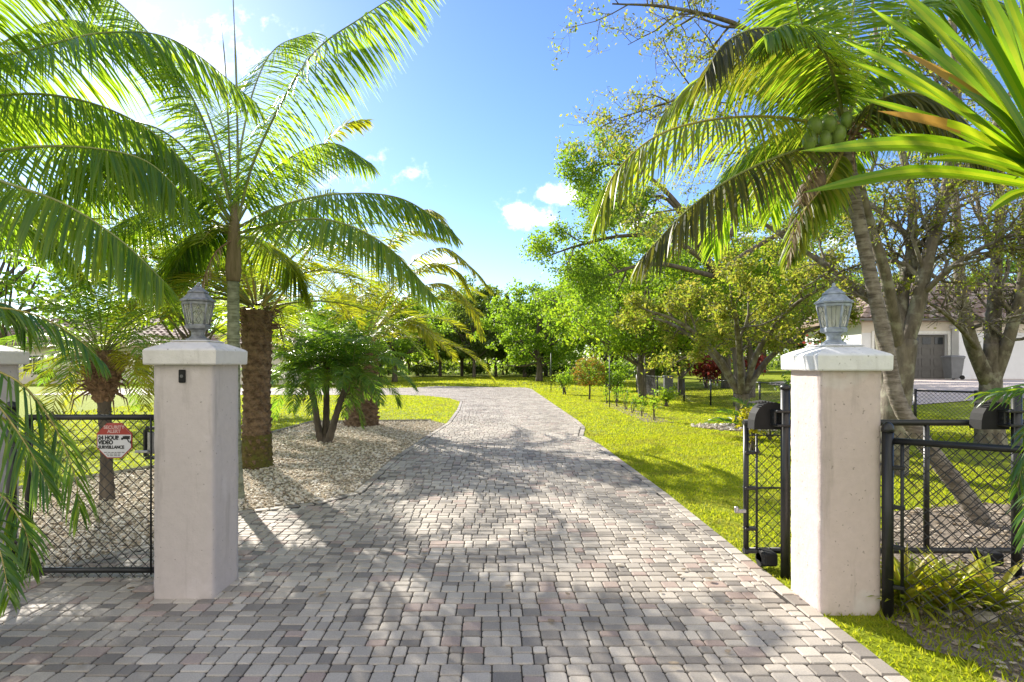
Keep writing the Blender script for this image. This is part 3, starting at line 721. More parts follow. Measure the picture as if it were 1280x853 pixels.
# edging rocks under the fence
for q, (px, py, s, lab) in enumerate(((1190, 772, .11, 'small grey edging rock nearest the pink pillar'), (1228, 776, .15, 'flat pale edging rock in the mulch beside the strap plant'), (1262, 760, .13, 'grey edging rock half in shade under the fronds'))):
    Yr = 1152 / (py - 455); o = P(px, py, Yr)
    def f(m):
        t = np.random.default_rng(q + 3); th = np.linspace(0, 2 * math.pi, 10)[:-1]
        for z, r in ((0, 1), (.35, 1.05), (.62, .75)): pass
        rad = t.uniform(.75, 1.1, 9)
        L = [np.stack([np.cos(th) * rad * s * a * .62, np.sin(th) * rad * s * a * .42, np.full(9, z * s) + t.uniform(-.03, .03, 9) * s], -1) for z, a in ((-.1, 1), (.15, 1.05), (.32, .8), (.36, .3))]
        v = np.concatenate(L) + V(o[0], o[1], 0); fc = [[a * 9 + j, a * 9 + (j + 1) % 9, (a + 1) * 9 + (j + 1) % 9, (a + 1) * 9 + j] for a in range(3) for j in range(9)]
        m.add(v, fc, 0, False); m.f.append((np.arange(27, 36)[None] + m.n - 36, 0, False))
    tag(mesh1('edging_rock', M['rock'], f, None, (o[0], o[1], 0)), lab, 'rock', 'edging rocks under the right fence').location = (o[0], o[1], 0)

# ------------------------------------------------------------------ palms
def unit(a): return a / (np.linalg.norm(a, axis=-1, keepdims=True) + 1e-12)
def spline(pts, n):
    pts = np.asarray(pts, float); k = len(pts)
    if k == 2: return pts[0] + (pts[1] - pts[0]) * np.linspace(0, 1, n)[:, None]
    ext = np.concatenate([[2 * pts[0] - pts[1]], pts, [2 * pts[-1] - pts[-2]]])
    out = []
    for t in np.linspace(0, k - 1, n):
        i = min(int(t), k - 2); u = t - i; p0, p1, p2, p3 = ext[i:i + 4]
        out.append(.5 * (2 * p1 + (p2 - p0) * u + (2 * p0 - 5 * p1 + 4 * p2 - p3) * u * u + (3 * p1 - p0 - 3 * p2 + p3) * u ** 3))
    return np.array(out)
def arc(base, az, el, length, bend, n=9, side=0.0):
    """rachis leaving base at azimuth az, elevation el, bending down by `bend` radians over its length"""
    pts = [np.asarray(base, float)]; s = length / (n - 1)
    for i in range(n - 1):
        t = (i + .5) / (n - 1); e = el - bend * t ** 1.3; a = az + side * t
        pts.append(pts[-1] + s * V(math.cos(e) * math.cos(a), math.cos(e) * math.sin(a), math.sin(e)))
    return np.array(pts)
def frond(name, ctrl, parent, mats, L=.6, w=.02, n=70, g=1.0, up=.15, t0=.14, r0=.016, seed=0, stiff=.55, tipang=60, baseang=25, missing=.05, seg=3, keep_side=(1, -1), hang=0.0):
    q = np.random.default_rng(seed)
    ns = 40; c = spline(ctrl, ns); T = unit(np.gradient(c, axis=0))
    S = np.cross(T, V(0, 0, 1)); bad = np.linalg.norm(S, axis=1) < .25
    if bad.any():
        good = np.where(~bad)[0]
        if len(good):
            for i in np.where(bad)[0]: S[i] = S[good[np.argmin(abs(good - i))]]
        else: S[:] = V(1, 0, 0)
    S = unit(S - T * (S * T).sum(1)[:, None]); N = np.cross(S, T)
    m = MB()
    m.tube(c, r0 * (1 - .88 * np.linspace(0, 1, ns) ** .9), 5, 1, False)
    for sd in keep_side:
        t = np.linspace(t0, .995, n) + q.normal(0, .35 / n, n); t = np.clip(t, t0, 1)
        t = t[q.uniform(size=n) > missing]; k = len(t)
        x = t * (ns - 1); i = np.minimum(x.astype(int), ns - 2); u = (x - i)[:, None]
        p = c[i] * (1 - u) + c[i + 1] * u; tt, ss, nn = T[i], S[i], N[i]
        s = (t - t0) / (1 - t0)
        ln = L * np.minimum(1, .45 + s / .22 * .55) * (1 - np.clip((s - .5) / .5, 0, 1) ** 1.6 * .62) * q.uniform(.86, 1.08, k)
        a = np.radians(baseang + (tipang - baseang) * s + q.normal(0, 4, k))
        D = ss * sd * np.cos(a)[:, None] + tt * np.sin(a)[:, None] + nn * (up + q.normal(0, .10, k))[:, None]
        D = unit(D - V(0, 0, 1) * (hang * q.uniform(.8, 1.2, k))[:, None])
        wv = unit(tt - D * (D * tt).sum(1)[:, None] + nn * q.normal(0, .35, k)[:, None])
        gg = g * q.uniform(.8, 1.25, k)
        rows = [p]; cur = p
        for j in range(seg):
            d = unit(D - V(0, 0, 1) * (gg * ((j + .6) / seg) ** 1.5 / stiff)[:, None] * .75)
            cur = cur + d * (ln / seg)[:, None]; rows.append(cur)
        ww = [.55, 1.0, .80, .10] if seg == 3 else [.6, 1, .1]
        ws = w * q.uniform(.8, 1.15, k)
        vv = []
        for j, rw in enumerate(rows):
            hw = (wv * (ws * ww[j] / 2)[:, None]); vv += [rw - hw, rw + hw]
        vv = np.stack(vv, 1); per = vv.shape[1]
        fc = np.array([[2 * j, 2 * j + 1, 2 * j + 3, 2 * j + 2] for j in range(seg)])
        mi = 0
        m.add(vv.reshape(-1, 3), (fc[None] + (np.arange(k) * per)[:, None, None]).reshape(-1, 4), 0, True)
    return m.build(name, mats, parent)

def rough_tube(m, pts, rad, k, amp, freq, seed, mat=0, n=None):
    n = n or len(pts); c = spline(pts, n); r = np.interp(np.linspace(0, 1, n), np.linspace(0, 1, len(rad)), rad)
    m.tube(c, r * (1 + amp * np.sin(np.arange(n) * freq)), k, mat)
def boss_trunk(m, c, prof, rows, around=14, amp=.10, mat=0, seed=0):
    """date palm trunk: spiral of cut leaf bases standing out as diamonds"""
    c = np.asarray(c, float); q = np.random.default_rng(seed)
    k = around * 4; nz = rows * 6
    zs = np.linspace(prof[0][1], prof[-1][1], nz); rs = np.interp(zs, [p[1] for p in prof], [p[0] for p in prof])
    th = np.arange(k) * 2 * math.pi / k
    A = (th / (2 * math.pi) * around)[None]; B = (np.arange(nz) / 6.0)[:, None]
    a = (A + B * .5) % 1 - .5; b = (B) % 1
    row = np.floor(B).astype(int); col = np.floor(A + B * .5).astype(int) % around
    rnd = q.uniform(.6, 1.3, (rows + 2, around))[np.broadcast_to(row, (nz, k)), np.broadcast_to(col, (nz, k))]
    d = np.clip(1 - 2 * np.abs(a) * (.7 + .6 * b), 0, 1) * (.25 + .95 * b) * rnd
    r = rs[:, None] * (1 + amp * (d * 1.6 - .6)) + q.normal(0, .003, (nz, k))
    v = np.stack([r * np.cos(th), r * np.sin(th), np.repeat(zs[:, None], k, 1)], -1) + c
    i, j = np.meshgrid(np.arange(nz - 1), np.arange(k), indexing='ij')
    m.add(v.reshape(-1, 3), np.stack([i * k + j, i * k + (j + 1) % k, (i + 1) * k + (j + 1) % k, (i + 1) * k + j], -1).reshape(-1, 4), mat, False)
def boots(m, c, r, z0, z1, n, ln, seed, spread=.6):
    """ring of old leaf stalk stubs and fibres under a crown"""
    q = np.random.default_rng(seed)
    for i in range(n):
        a = q.uniform(0, 6.28); z = q.uniform(z0, z1); d = V(math.cos(a), math.sin(a), 0); l = ln * q.uniform(.5, 1.3)
        up = q.uniform(-.9, 1.0)
        b = np.asarray(c, float) + d * r * .85 + V(0, 0, z)
        m.tube([b, b + d * l * spread + V(0, 0, l * .45 * up), b + d * l * spread * 1.3 + V(0, 0, l * (up - .35))], [.014, .010, .002], 4, 0, False)
RM = lambda leaf, r='rachis': [M[leaf], M[r]]

# ---- young ringed palm just behind the left pillar: hand-shaped fronds
yl = 6.8
b0 = P(296, 624, yl); b0[2] = 0
L1 = thing('feather_palm', 'slender ringed palm with spear leaf rising just behind the left pillar', 'palm', b0)
m = MB(); rough_tube(m, [b0 + V(0, 0, -.05), P(293, 560, yl), P(292, 440, yl), P(291.5, 352, yl)], [.095, .076, .072, .066], 14, .035, 1.1, 1, 0, 120)
m.build('trunk', M['bark_thin'], L1)
crown1 = P(292, 296, yl)
m = MB(); m.tube(spline([P(291.5, 352, yl), P(292, 320, yl), P(293, 285, yl), P(294, 250, yl)], 20), np.interp(np.linspace(0, 1, 20), [0, .15, .6, 1], [.078, .092, .07, .03]), 14, 0)
m.build('crownshaft', M['crownshaft'], L1)
fr1 = [  # (leaf, pixel control points with distance, leaflet length, gravity, seed)
 ('f_coco', [(297, 275, 6.8), (322, 190, 6.75), (385, 75, 6.6), (455, 20, 6.45), (535, -30, 6.3)], .62, 1.05),
 ('f_coco', [(297, 285, 6.8), (350, 258, 6.7), (420, 243, 6.5), (500, 248, 6.4), (566, 288, 6.3)], .50, 1.3),
 ('f_coco', [(297, 292, 6.8), (345, 280, 6.4), (410, 275, 6.0), (480, 305, 5.7), (545, 372, 5.5)], .50, 1.2),
 ('f_coco', [(291, 270, 6.8), (262, 170, 6.8), (215, 80, 6.7), (150, 5, 6.6), (80, -40, 6.5)], .60, 1.0),
 ('f_coco', [(290, 280, 6.8), (250, 225, 6.5), (190, 195, 6.2), (110, 205, 6.0), (45, 255, 5.9)], .58, 1.2),
 ('f_coco', [(290, 288, 6.8), (245, 268, 7.0), (200, 262, 7.2), (150, 280, 7.3), (112, 325, 7.4)], .55, 1.2),
 ('f_coco', [(296, 280, 6.8), (330, 225, 7.4), (375, 190, 7.9), (420, 180, 8.3), (465, 205, 8.6)], .55, 1.1),
 ('f_coco', [(294, 275, 6.8), (300, 190, 7.3), (318, 110, 7.9), (345, 60, 8.4), (392, 40, 8.8)], .55, 1.0),
 ('f_coco', [(289, 292, 6.8), (255, 290, 7.4), (225, 310, 7.8), (200, 350, 8.0)], .48, 1.2),
 ('f_coco_y', [(296, 296, 6.8), (325, 300, 7.4), (360, 325, 7.9), (385, 370, 8.1)], .48, 1.2),
 ('f_coco', [(290, 272, 6.8), (275, 190, 7.3), (245, 110, 7.8), (200, 55, 8.2), (140, 35, 8.5)], .55, 1.0),
 ('f_coco', [(289, 285, 6.8), (240, 232, 7.2), (175, 222, 7.6), (110, 250, 7.8), (60, 300, 7.9)], .5, 1.1),
 ('f_coco', [(290, 290, 6.8), (262, 285, 7.0), (232, 310, 7.1), (212, 355, 7.2)], .42, 1.1),
 ('f_coco', [(290, 280, 6.8), (255, 215, 7.0), (205, 165, 7.1), (140, 150, 7.2), (85, 175, 7.2)], .5, 1.1),
]
for q, (lf_, cp, L_, g_) in enumerate(fr1):
    frond('frond', [P(*c) for c in cp], L1, RM(lf_), L_ * 1.35, .021, 165, g_ * .45, .05, .08, .020, 100 + q, .55, 52, 20, .03, 3, (1, -1), .62 if q != 0 else .95)
mesh1('spear_leaf', M['rachis'], lambda m: (m.tube(spline([P(298, 285, yl), P(296, 120, yl), P(289, -60, yl)], 12), [.016] * 4 + [.012] * 4 + [.006] * 4, 6), m.tube(spline([P(290, 285, yl), P(284, 120, yl - .1), P(277, 30, yl - .2)], 12), [.011] * 6 + [.007] * 4 + [.002] * 2, 6)), L1)

frond('dead_frond', [P(*c) for c in [(290, 300, 6.75), (268, 318, 6.5), (252, 360, 6.4), (246, 410, 6.4)]], L1, RM('f_dry', 'boots'), .22, .014, 40, 1.2, 0, .2, .012, 131, .55, 50, 20, .25, 3, (1, -1), .8)
# ---- coconut palm outside the left edge, its fronds reach into the picture
bx = V(-6.4, 6.0, 0)
L2 = thing('coconut_palm', 'tall palm left of the picture whose arching fronds fill the upper left corner', 'palm', bx)
cr2 = bx + V(.25, 0, 4.05)
m = MB(); rough_tube(m, [bx + V(0, 0, -.05), bx + V(.05, 0, 1.5), bx + V(.15, 0, 3), cr2], [.19, .13, .12, .13], 16, .03, 1.1, 1, 0, 110); m.build('trunk', M['bark_palm'], L2)
fr2 = [
 [cr2, P(-80, 95, 6.0), P(40, 62, 6.1), P(134, 41, 6.2), P(220, 52, 6.3), P(322, 130, 6.4)],
 [cr2, P(-70, 195, 5.8), P(40, 184, 5.7), P(120, 186, 5.6), P(185, 203, 5.6), P(235, 250, 5.5)],
 [cr2, P(-70, 200, 5.4), P(0, 226, 5.0), P(80, 255, 4.8), P(150, 300, 4.7), P(205, 352, 4.6)],
 [cr2, P(-60, 110, 6.8), P(10, 50, 7.4), P(80, 25, 7.8), P(150, 40, 8.1)],
 [cr2, P(-80, 70, 5.6), P(-40, 0, 5.3), P(30, -40, 5.0), P(110, -30, 4.8)],
 [cr2, P(-70, 140, 5.9), P(20, 118, 5.9), P(110, 128, 5.95), P(190, 165, 6.0), P(250, 225, 6.0)],
 [cr2, P(-70, 160, 7.0), P(10, 140, 7.6), P(90, 150, 8.0), P(150, 190, 8.2), P(190, 245, 8.3)],
 [cr2, P(-60, 250, 6.4), P(10, 265, 6.9), P(70, 300, 7.2), P(110, 350, 7.4)],
]
for q, cp in enumerate(fr2): frond('frond', cp, L2, RM('f_coco'), 1.0 if q < 2 else .8, .024, 175, .55, .05, .08, .024, 140 + q, .55, 52, 20, .03, 3, (1, -1), .75)
for q in range(8):
    a = 1.9 + q * .36
    frond('frond', arc(cr2 + V(0, 0, .1), a, .9 - (q % 4) * .3, 2.9, 1.5), L2, RM('f_coco'), .7, .034, 70, .9, .1, .12, .024, 160 + q)

# ---- Canary date palms
def date_palm(name, label, px, py, Y, r, ztop, nf, length, leaf, seed, moss=True, Lf=.42, wf=.0145, nl=84, extra=(), elr=(.2, 1.35), back=0):
    b = P(px, py, Y); b[2] = 0
    o = thing(name, label, 'palm', b); q = random.Random(seed)
    m = MB(); boss_trunk(m, b, [(r * 1.08, -.05), (r, .3), (r * .94, ztop * .5), (r * 1.05, ztop - .25), (r * 1.1, ztop)], max(5, int(ztop / .10)), 11, .13, 0, seed)
    m.build('trunk', M['bark_date'], o)
    if moss:
        m = MB(); boss_trunk(m, b, [(r * 1.15, -.05), (r * 1.05, .30), (r * 1.0, .52)], 6, 13, .07, 0, seed + 1); m.build('mossy_foot', M['moss'], o)
    m = MB(); boots(m, b, r, ztop - .3, ztop + .12, 46, .30, seed); m.build('leaf_bases', M['boots'], o)
    for i in range(nf):
        a = i * 2.399963 + q.uniform(-.2, .2); u = (i + .5) / nf
        el = elr[0] + (elr[1] - elr[0]) * u ** .85 + q.uniform(-.08, .08)
        ln = length * q.uniform(.85, 1.1) * (1 - .25 * max(0, u - .75) * 4 * .5)
        base = b + V(math.cos(a) * r * .55, math.sin(a) * r * .55, ztop + .02 + .25 * u)
        lf2 = leaf if q.random() > .18 else 'f_date_y'
        frond('frond', arc(base, a, el, ln, 1.05 + .5 * (1 - abs(u - .5)), 9, q.uniform(-.25, .25)), o, RM(lf2, 'rachis_y' if q.random() < .4 else 'rachis'), Lf, wf, nl, .45, .25, .13, .020, seed * 31 + i, .8, 52, 25, .05, 2)
    for i in range(back):                                # the dense far side of the crown
        a = R(q.uniform(95, 235)); el = q.uniform(.15, 1.1)
        frond('frond', arc(b + V(math.cos(a) * r * .5, math.sin(a) * r * .5, ztop + .1), a, el, length * q.uniform(.85, 1.1), 1.3), o, RM(leaf), Lf, wf * 1.2, nl, .5, .2, .13, .018, seed * 31 + 900 + i, .8, 52, 25, .05, 2)
    for i, cp in enumerate(extra): frond('frond', [P(*c) for c in cp], o, RM('f_date_y', 'rachis_y'), Lf * 1.2, wf * 1.7, int(nl * 1.3), .5, .1, .13, .020, seed * 31 + 500 + i, .8, 50, 22, .05, 2, (1, -1), .4)
    return o
date_palm('date_palm', 'thick brown date palm trunk with mossy foot right behind the left pillar', 321, 585, 8.86, .21, 2.42, 21, 2.6, 'f_date', 11,
   extra=[[(330, 385, 8.86), (345, 300, 8.9), (385, 210, 9.0), (425, 160, 9.1), (458, 150, 9.2)], [(335, 395, 8.86), (380, 330, 8.6), (440, 300, 8.4), (500, 320, 8.2)]], back=20)
date_palm('date_palm', 'golden-fronded date palm with squat pineapple-like trunk at the gravel bed end', 452, 531, 14.9, .42, 2.1, 26, 3.6, 'f_date_y', 12, False, .5, .021, 84,
   extra=[[(460, 425, 14.9), (500, 345, 14.7), (550, 310, 14.5), (590, 335, 14.3), (613, 362, 14.2)], [(462, 430, 14.9), (510, 370, 14.4), (555, 355, 14.1), (590, 385, 13.9), (603, 420, 13.8)],
          [(460, 420, 14.9), (490, 300, 14.6), (535, 262, 14.3), (575, 300, 14.0)], [(458, 425, 14.9), (430, 330, 14.5), (400, 300, 14.2), (370, 330, 14.0)], [(462, 430, 14.9), (520, 340, 14.8), (565, 335, 14.9), (592, 372, 15.0)],
          [(462, 440, 14.9), (495, 405, 14.2), (525, 405, 13.8), (548, 445, 13.6)], [(455, 420, 14.9), (470, 330, 14.9), (510, 290, 14.8), (560, 300, 14.6)]])

# ---- pygmy date palm behind the walk gate
yp = 6.75; b = P(134, 626, yp); b[2] = 0
pg = thing('pygmy_palm', 'single pygmy date palm with shaggy brown trunk top behind the walk gate', 'palm', b)
m = MB(); rough_tube(m, [b + V(0, 0, -.03), P(133, 575, yp), P(131, 520, yp), P(129, 480, yp)], [.085, .062, .066, .085], 14, .06, 1.3, 2, 0, 50); m.build('trunk', M['bark_dk'], pg)
m = MB(); boss_trunk(m, (P(129, 500, yp)[0], yp, 0), [(.085, 1.15), (.15, 1.32), (.205, 1.55), (.19, 1.68), (.12, 1.76)], 8, 9, .22, 0, 4); boots(m, (P(129, 500, yp)[0], yp, 0), .17, 1.25, 1.72, 80, .24, 9, .55); m.build('leaf_bases', M['boots'], pg)
q_ = random.Random(5); top = P(128, 440, yp)
for i in range(40):
    u = (i + .5) / 40; a = i * 2.399963
    frond('frond', arc(top + V(math.cos(a) * .06, math.sin(a) * .06, -.05 + .1 * u), a, -.1 + 1.45 * u + q_.uniform(-.1, .1), q_.uniform(1.25, 1.6), 1.5 - .4 * u, 8, q_.uniform(-.2, .2)), pg,
          RM('f_date_y' if i < 6 else 'f_pygmy', 'rachis_y' if i < 16 else 'rachis'), .27, .012, 62, .6, .2, .2, .008, 300 + i, .6, 55, 25, .05, 2)
for i, cp in enumerate(([(128, 450, yp), (95, 438, 6.6), (60, 465, 6.5), (25, 490, 6.4)], [(132, 448, yp), (155, 440, 6.7), (178, 460, 6.6), (188, 492, 6.55)], [(130, 445, yp), (150, 395, 6.7), (185, 375, 6.6), (225, 378, 6.5)])):
    frond('frond', [P(*c) for c in cp], pg, RM('f_date_y', 'rachis_y'), .25, .013, 60, .7, .2, .15, .008, 360 + i, .6, 55, 25, .05, 2)

# ---- pygmy date clump of three stems in the gravel
yc = 11.7; cb = P(406, 553, yc); cb[2] = 0
pc = thing('pygmy_palm', 'clump of three curved pygmy date palm stems in the gravel bed', 'palm', cb)
tops = [(P(385, 478, yc), 31), (P(408, 452, yc + .3), 32), (P(440, 472, yc - .2), 33)]
for q, (tp, sd) in enumerate(tops):
    m = MB(); dx = (q - 1) * .06
    rough_tube(m, [cb + V(dx, 0, -.03), cb + (tp - cb) * V(.25, .5, .3) + V(dx, 0, 0), cb + (tp - cb) * V(.65, .8, .7), tp], [.085, .07, .06, .075], 12, .05, 1.2, sd, 0, 44); m.build('trunk', M['bark_dk'], pc)
    m = MB(); boots(m, tp, .06, -.35, .02, 26, .2, sd, .5); m.build('leaf_bases', M['boots'], pc)
    for i in range(26):
        u = (i + .5) / 26; a = i * 2.399963 + q
        frond('frond', arc(tp + V(0, 0, .02 + .1 * u), a, .02 + 1.3 * u + q_.uniform(-.1, .1), q_.uniform(1.25, 1.65), 1.55 - .4 * u, 8, q_.uniform(-.2, .2)), pc, RM('f_pygmy'), .36, .021, 60, .7, .2, .16, .009, sd * 40 + i, .6, 55, 25, .05, 2)

# ---- leaning coconut palm on the right
yr_ = 5.75; rb = P(1228, 655, yr_); rb[2] = 0
R1 = thing('coconut_palm', 'leaning coconut palm with green nuts rising behind the pink pillar', 'palm', rb)
path = [rb + V(.02, 0, -.08), P(1212, 628, 5.76), P(1165, 566, 5.8), P(1124, 505, 5.82), P(1106, 425, 5.82), P(1085, 330, 5.8), P(1068, 250, 5.75), P(1055, 178, 5.7)]
m = MB(); rough_tube(m, path, [.105, .088, .08, .072, .067, .062, .061, .078], 18, .028, 1.25, 1, 0, 190); m.build('trunk', M['bark_palm'], R1)
cr = P(1056, 165, 5.7)
fr3 = [
 ('f_coco_y', [(1050, 165, 5.7), (985, 148, 5.5), (905, 148, 5.3), (825, 168, 5.15), (770, 215, 5.05), (748, 268, 5.0)], .52, 1.5),
 ('f_dark', [(1048, 178, 5.7), (990, 190, 5.35), (920, 220, 5.1), (860, 262, 4.95), (800, 325, 4.85)], .50, 1.5),
 ('f_dark', [(1052, 150, 5.7), (1025, 80, 5.3), (985, 42, 4.95), (945, 36, 4.75), (905, 55, 4.6), (880, 95, 4.5)], .46, 1.4),
 ('f_coco_y', [(1050, 158, 5.7), (1000, 100, 6.0), (930, 82, 6.3), (870, 100, 6.5), (825, 148, 6.6)], .52, 1.3),
 ('f_coco', [(1054, 145, 5.7), (1030, 60, 5.9), (1005, -20, 6.1), (965, -80, 6.2)], .58, 1.0),
 ('f_coco', [(1057, 145, 5.7), (1062, 50, 5.9), (1075, -40, 6.0), (1095, -120, 6.0)], .58, 1.0),
 ('f_coco', [(1058, 150, 5.7), (1090, 80, 5.5), (1130, 20, 5.3), (1190, -10, 5.1), (1260, 10, 4.95)], .55, 1.1),
 ('f_dark', [(1060, 160, 5.7), (1100, 125, 5.4), (1150, 118, 5.2), (1205, 150, 5.0), (1240, 205, 4.9)], .52, 1.5),
 ('f_coco', [(1060, 165, 5.7), (1110, 140, 6.1), (1160, 140, 6.5), (1205, 180, 6.7)], .50, 1.3),
 ('f_coco', [(1050, 165, 5.7), (1000, 160, 6.2), (945, 185, 6.6), (905, 225, 6.9), (880, 275, 7.0)], .48, 1.2),
 ('f_coco', [(1052, 148, 5.7), (1018, 85, 5.5), (1000, 20, 5.4), (985, -45, 5.3)], .50, 1.0),
 ('f_coco_y', [(1055, 185, 5.7), (1035, 225, 5.5), (1005, 265, 5.4), (985, 320, 5.35)], .34, 1.3),
 ('f_coco', [(1060, 185, 5.7), (1040, 215, 6.0), (1015, 250, 6.2), (990, 275, 6.3)], .38, 1.0),
 ('f_coco', [(1056, 150, 5.7), (1040, 90, 5.2), (1020, 50, 4.8), (990, 30, 4.5), (955, 45, 4.3)], .44, 1.2),
]
for q, (lf_, cp, L_, g_) in enumerate(fr3): frond('frond', [P(*c) for c in cp], R1, RM(lf_, 'rachis_y' if lf_ == 'f_coco_y' else 'rachis'), L_ * 1.35, .022, 135, g_ * .5, .05, .08, .020, 400 + q, .55, 52, 20, .03, 3, (1, -1), .6)
for q in range(3):
    frond('frond', arc(cr, 1.0 + q * .45, .75 - .25 * (q % 3), 2.3, 1.5), R1, RM('f_coco'), .68, .034, 90, .9, .1, .12, .02, 430 + q)
frond('dead_frond', [P(1050, 190, 5.65), P(1022, 215, 5.4), P(1000, 255, 5.3), P(985, 330, 5.3)], R1, RM('f_dry', 'boots'), .22, .016, 30, 1.5, 0, .3, .014, 444)
m = MB(); boots(m, cr - V(0, 0, .12), .09, -.1, .2, 30, .28, 77, .5); m.build('leaf_bases', M['boots'], R1)
nuts = [(1018, 158), (1031, 174), (1047, 168), (1012, 176), (1036, 156), (1058, 150)]
for q, (px, py) in enumerate(nuts):
    c = P(px, py, 5.3 + .05 * (q % 3))
    ks = (1, .86, 1.08, .92, 1.02, .8)[q]; mesh1('coconut', M['coconut'], lambda m: m.lathe(c, [(r_ * ks, z_ * ks * (1.12 if q % 2 else .98)) for r_, z_ in [(.008, -.088), (.040, -.075), (.063, -.033), (.067, .008), (.057, .05), (.032, .076), (.012, .084)]], 14, 0, True), R1)
for px, py in ((1020, 226), (1009, 243)):
    c = P(px, py, 5.5)
    mesh1('dry_coconut', M['coconut_dry'], lambda m: (m.lathe(c, [(.008, -.12), (.05, -.1), (.085, -.03), (.088, .03), (.06, .09), (.008, .12)], 12, 0, True), m.tube([c + V(0, 0, .1), c + V(.08, .05, .25), P(1045, 190, 5.65)], .012, 5)), R1)

# ---- areca fronds leaning in at the left and right edges
def areca(label, base, fr, rnd, seed, crownz=1.0):
    o = thing('areca_palm', label, 'palm', base); q = random.Random(seed); base = np.asarray(base, float)
    tp = []
    for i in range(4):
        a = i * 1.6; p0 = base + V(math.cos(a) * .08, math.sin(a) * .08, -.03); p1 = base + V(math.cos(a) * .2, math.sin(a) * .2, crownz * (.7 + .12 * i))
        m = MB(); rough_tube(m, [p0, (p0 + p1) / 2 + V(.02, 0, 0), p1], [.035, .03, .026], 10, .04, 1.5, 1, 0, 26); m.build('stem', M['bark_thin'], o); tp.append(p1)
    for i, (cp, L_, g_) in enumerate(fr):
        frond('frond', [tp[i % 4]] + [P(*c) for c in cp], o, RM('f_areca', 'rachis_y'), L_, .014, 40, g_ * .6, .1, .34, .010, seed * 10 + i, .6, 55, 25, .05, 3, (1, -1), .5)
    for i in range(rnd):
        a = q.uniform(0, 6.28)
        frond('frond', arc(tp[i % 4], math.pi / 2 + (math.pi if False else 0) + (a - 3.14) * .5 + (math.pi if base[0] < 0 else 0), q.uniform(.5, 1.3), q.uniform(1.1, 1.5), 1.5), o, RM('f_areca', 'rachis_y'), .36, .02, 44, 1.0, .15, .2, .010, seed * 10 + 50 + i)
    return o
areca('areca palm clump at the left edge drooping green fronds over the walk gate', (-3.15, 3.05, 0),
  [([(-60, 470, 3.05), (10, 470, 3.1), (60, 520, 3.15), (92, 590, 3.15), (100, 640, 3.15)], .36, 1.4), ([(-60, 480, 3.0), (-10, 500, 2.95), (35, 560, 2.9), (62, 612, 2.9)], .34, 1.3),
   ([(-50, 620, 2.9), (-5, 615, 2.85), (30, 660, 2.8), (40, 715, 2.8)], .22, 1.5), ([(-60, 640, 2.8), (-20, 650, 2.7), (0, 690, 2.65), (12, 750, 2.6)], .22, 1.5),
   ([(-70, 390, 3.1), (0, 385, 3.2), (55, 398, 3.3), (100, 426, 3.35), (128, 452, 3.4)], .30, 1.3), ([(-70, 410, 3.2), (-20, 380, 3.3), (15, 385, 3.4), (40, 420, 3.5)], .3, 1.3),
   ([(-60, 500, 3.1), (0, 520, 3.2), (40, 560, 3.3), (70, 590, 3.35)], .30, 1.2)], 4, 21)
areca('areca palm at the right edge with pale glossy fronds in front of the fence', (3.32, 2.62, 0),
  [([(1345, 545, 2.75), (1310, 530, 2.8), (1285, 560, 2.85), (1272, 610, 2.85)], .22, .7), ([(1360, 610, 2.7), (1325, 590, 2.7), (1295, 620, 2.7), (1280, 680, 2.7)], .20, 1.0),
   ([(1350, 520, 2.9), (1320, 505, 2.95), (1295, 520, 3.0), (1275, 550, 3.0)], .18, .7)], 2, 23)

# ---- sword-leaved plant leaning in at the top right
ya = 2.25; sb = P(1322, 235, ya); sb0 = V(sb[0] + .05, ya, 0)
yu = thing('yucca_plant', 'sword-leaved plant with bright backlit leaves reaching in at the top right corner', 'plant', sb0)
m = MB(); rough_tube(m, [sb0, sb0 + V(-.02, 0, 1.2), sb], [.07, .05, .045], 12, .03, 1.4, 1, 0, 60); m.build('stem', M['bark'], yu)
tips = [(1000, 189, 2.15, .085), (1003, 241, 2.2, .07), (1052, 50, 2.1, .08), (1056, 74, 2.3, .07), (1085, 8, 2.2, .09), (1102, -30, 2.35, .085), (1150, -60, 2.15, .09), (1195, -70, 2.3, .09), (1235, -60, 2.1, .085), (1262, -80, 2.3, .09), (1290, -70, 2.0, .08),
        (1097, 139, 2.1, .075), (1110, 168, 2.4, .06), (1232, 268, 2.2, .05), (1065, 120, 2.5, .06), (1135, -10, 2.6, .07), (1180, 40, 2.0, .08), (1120, 60, 2.0, .075), (1215, 20, 2.55, .08), (1330, -60, 2.3, .09), (1150, 200, 2.5, .06),
        (1400, -20, 2.3, .08), (1500, 100, 2.2, .08), (1560, 190, 2.3, .08), (1500, 330, 2.1, .08), (1340, 480, 2.2, .07), (1420, 420, 2.4, .07), (1260, 60, 2.7, .08), (1200, 110, 2.05, .075)]
q_ = np.random.default_rng(3)
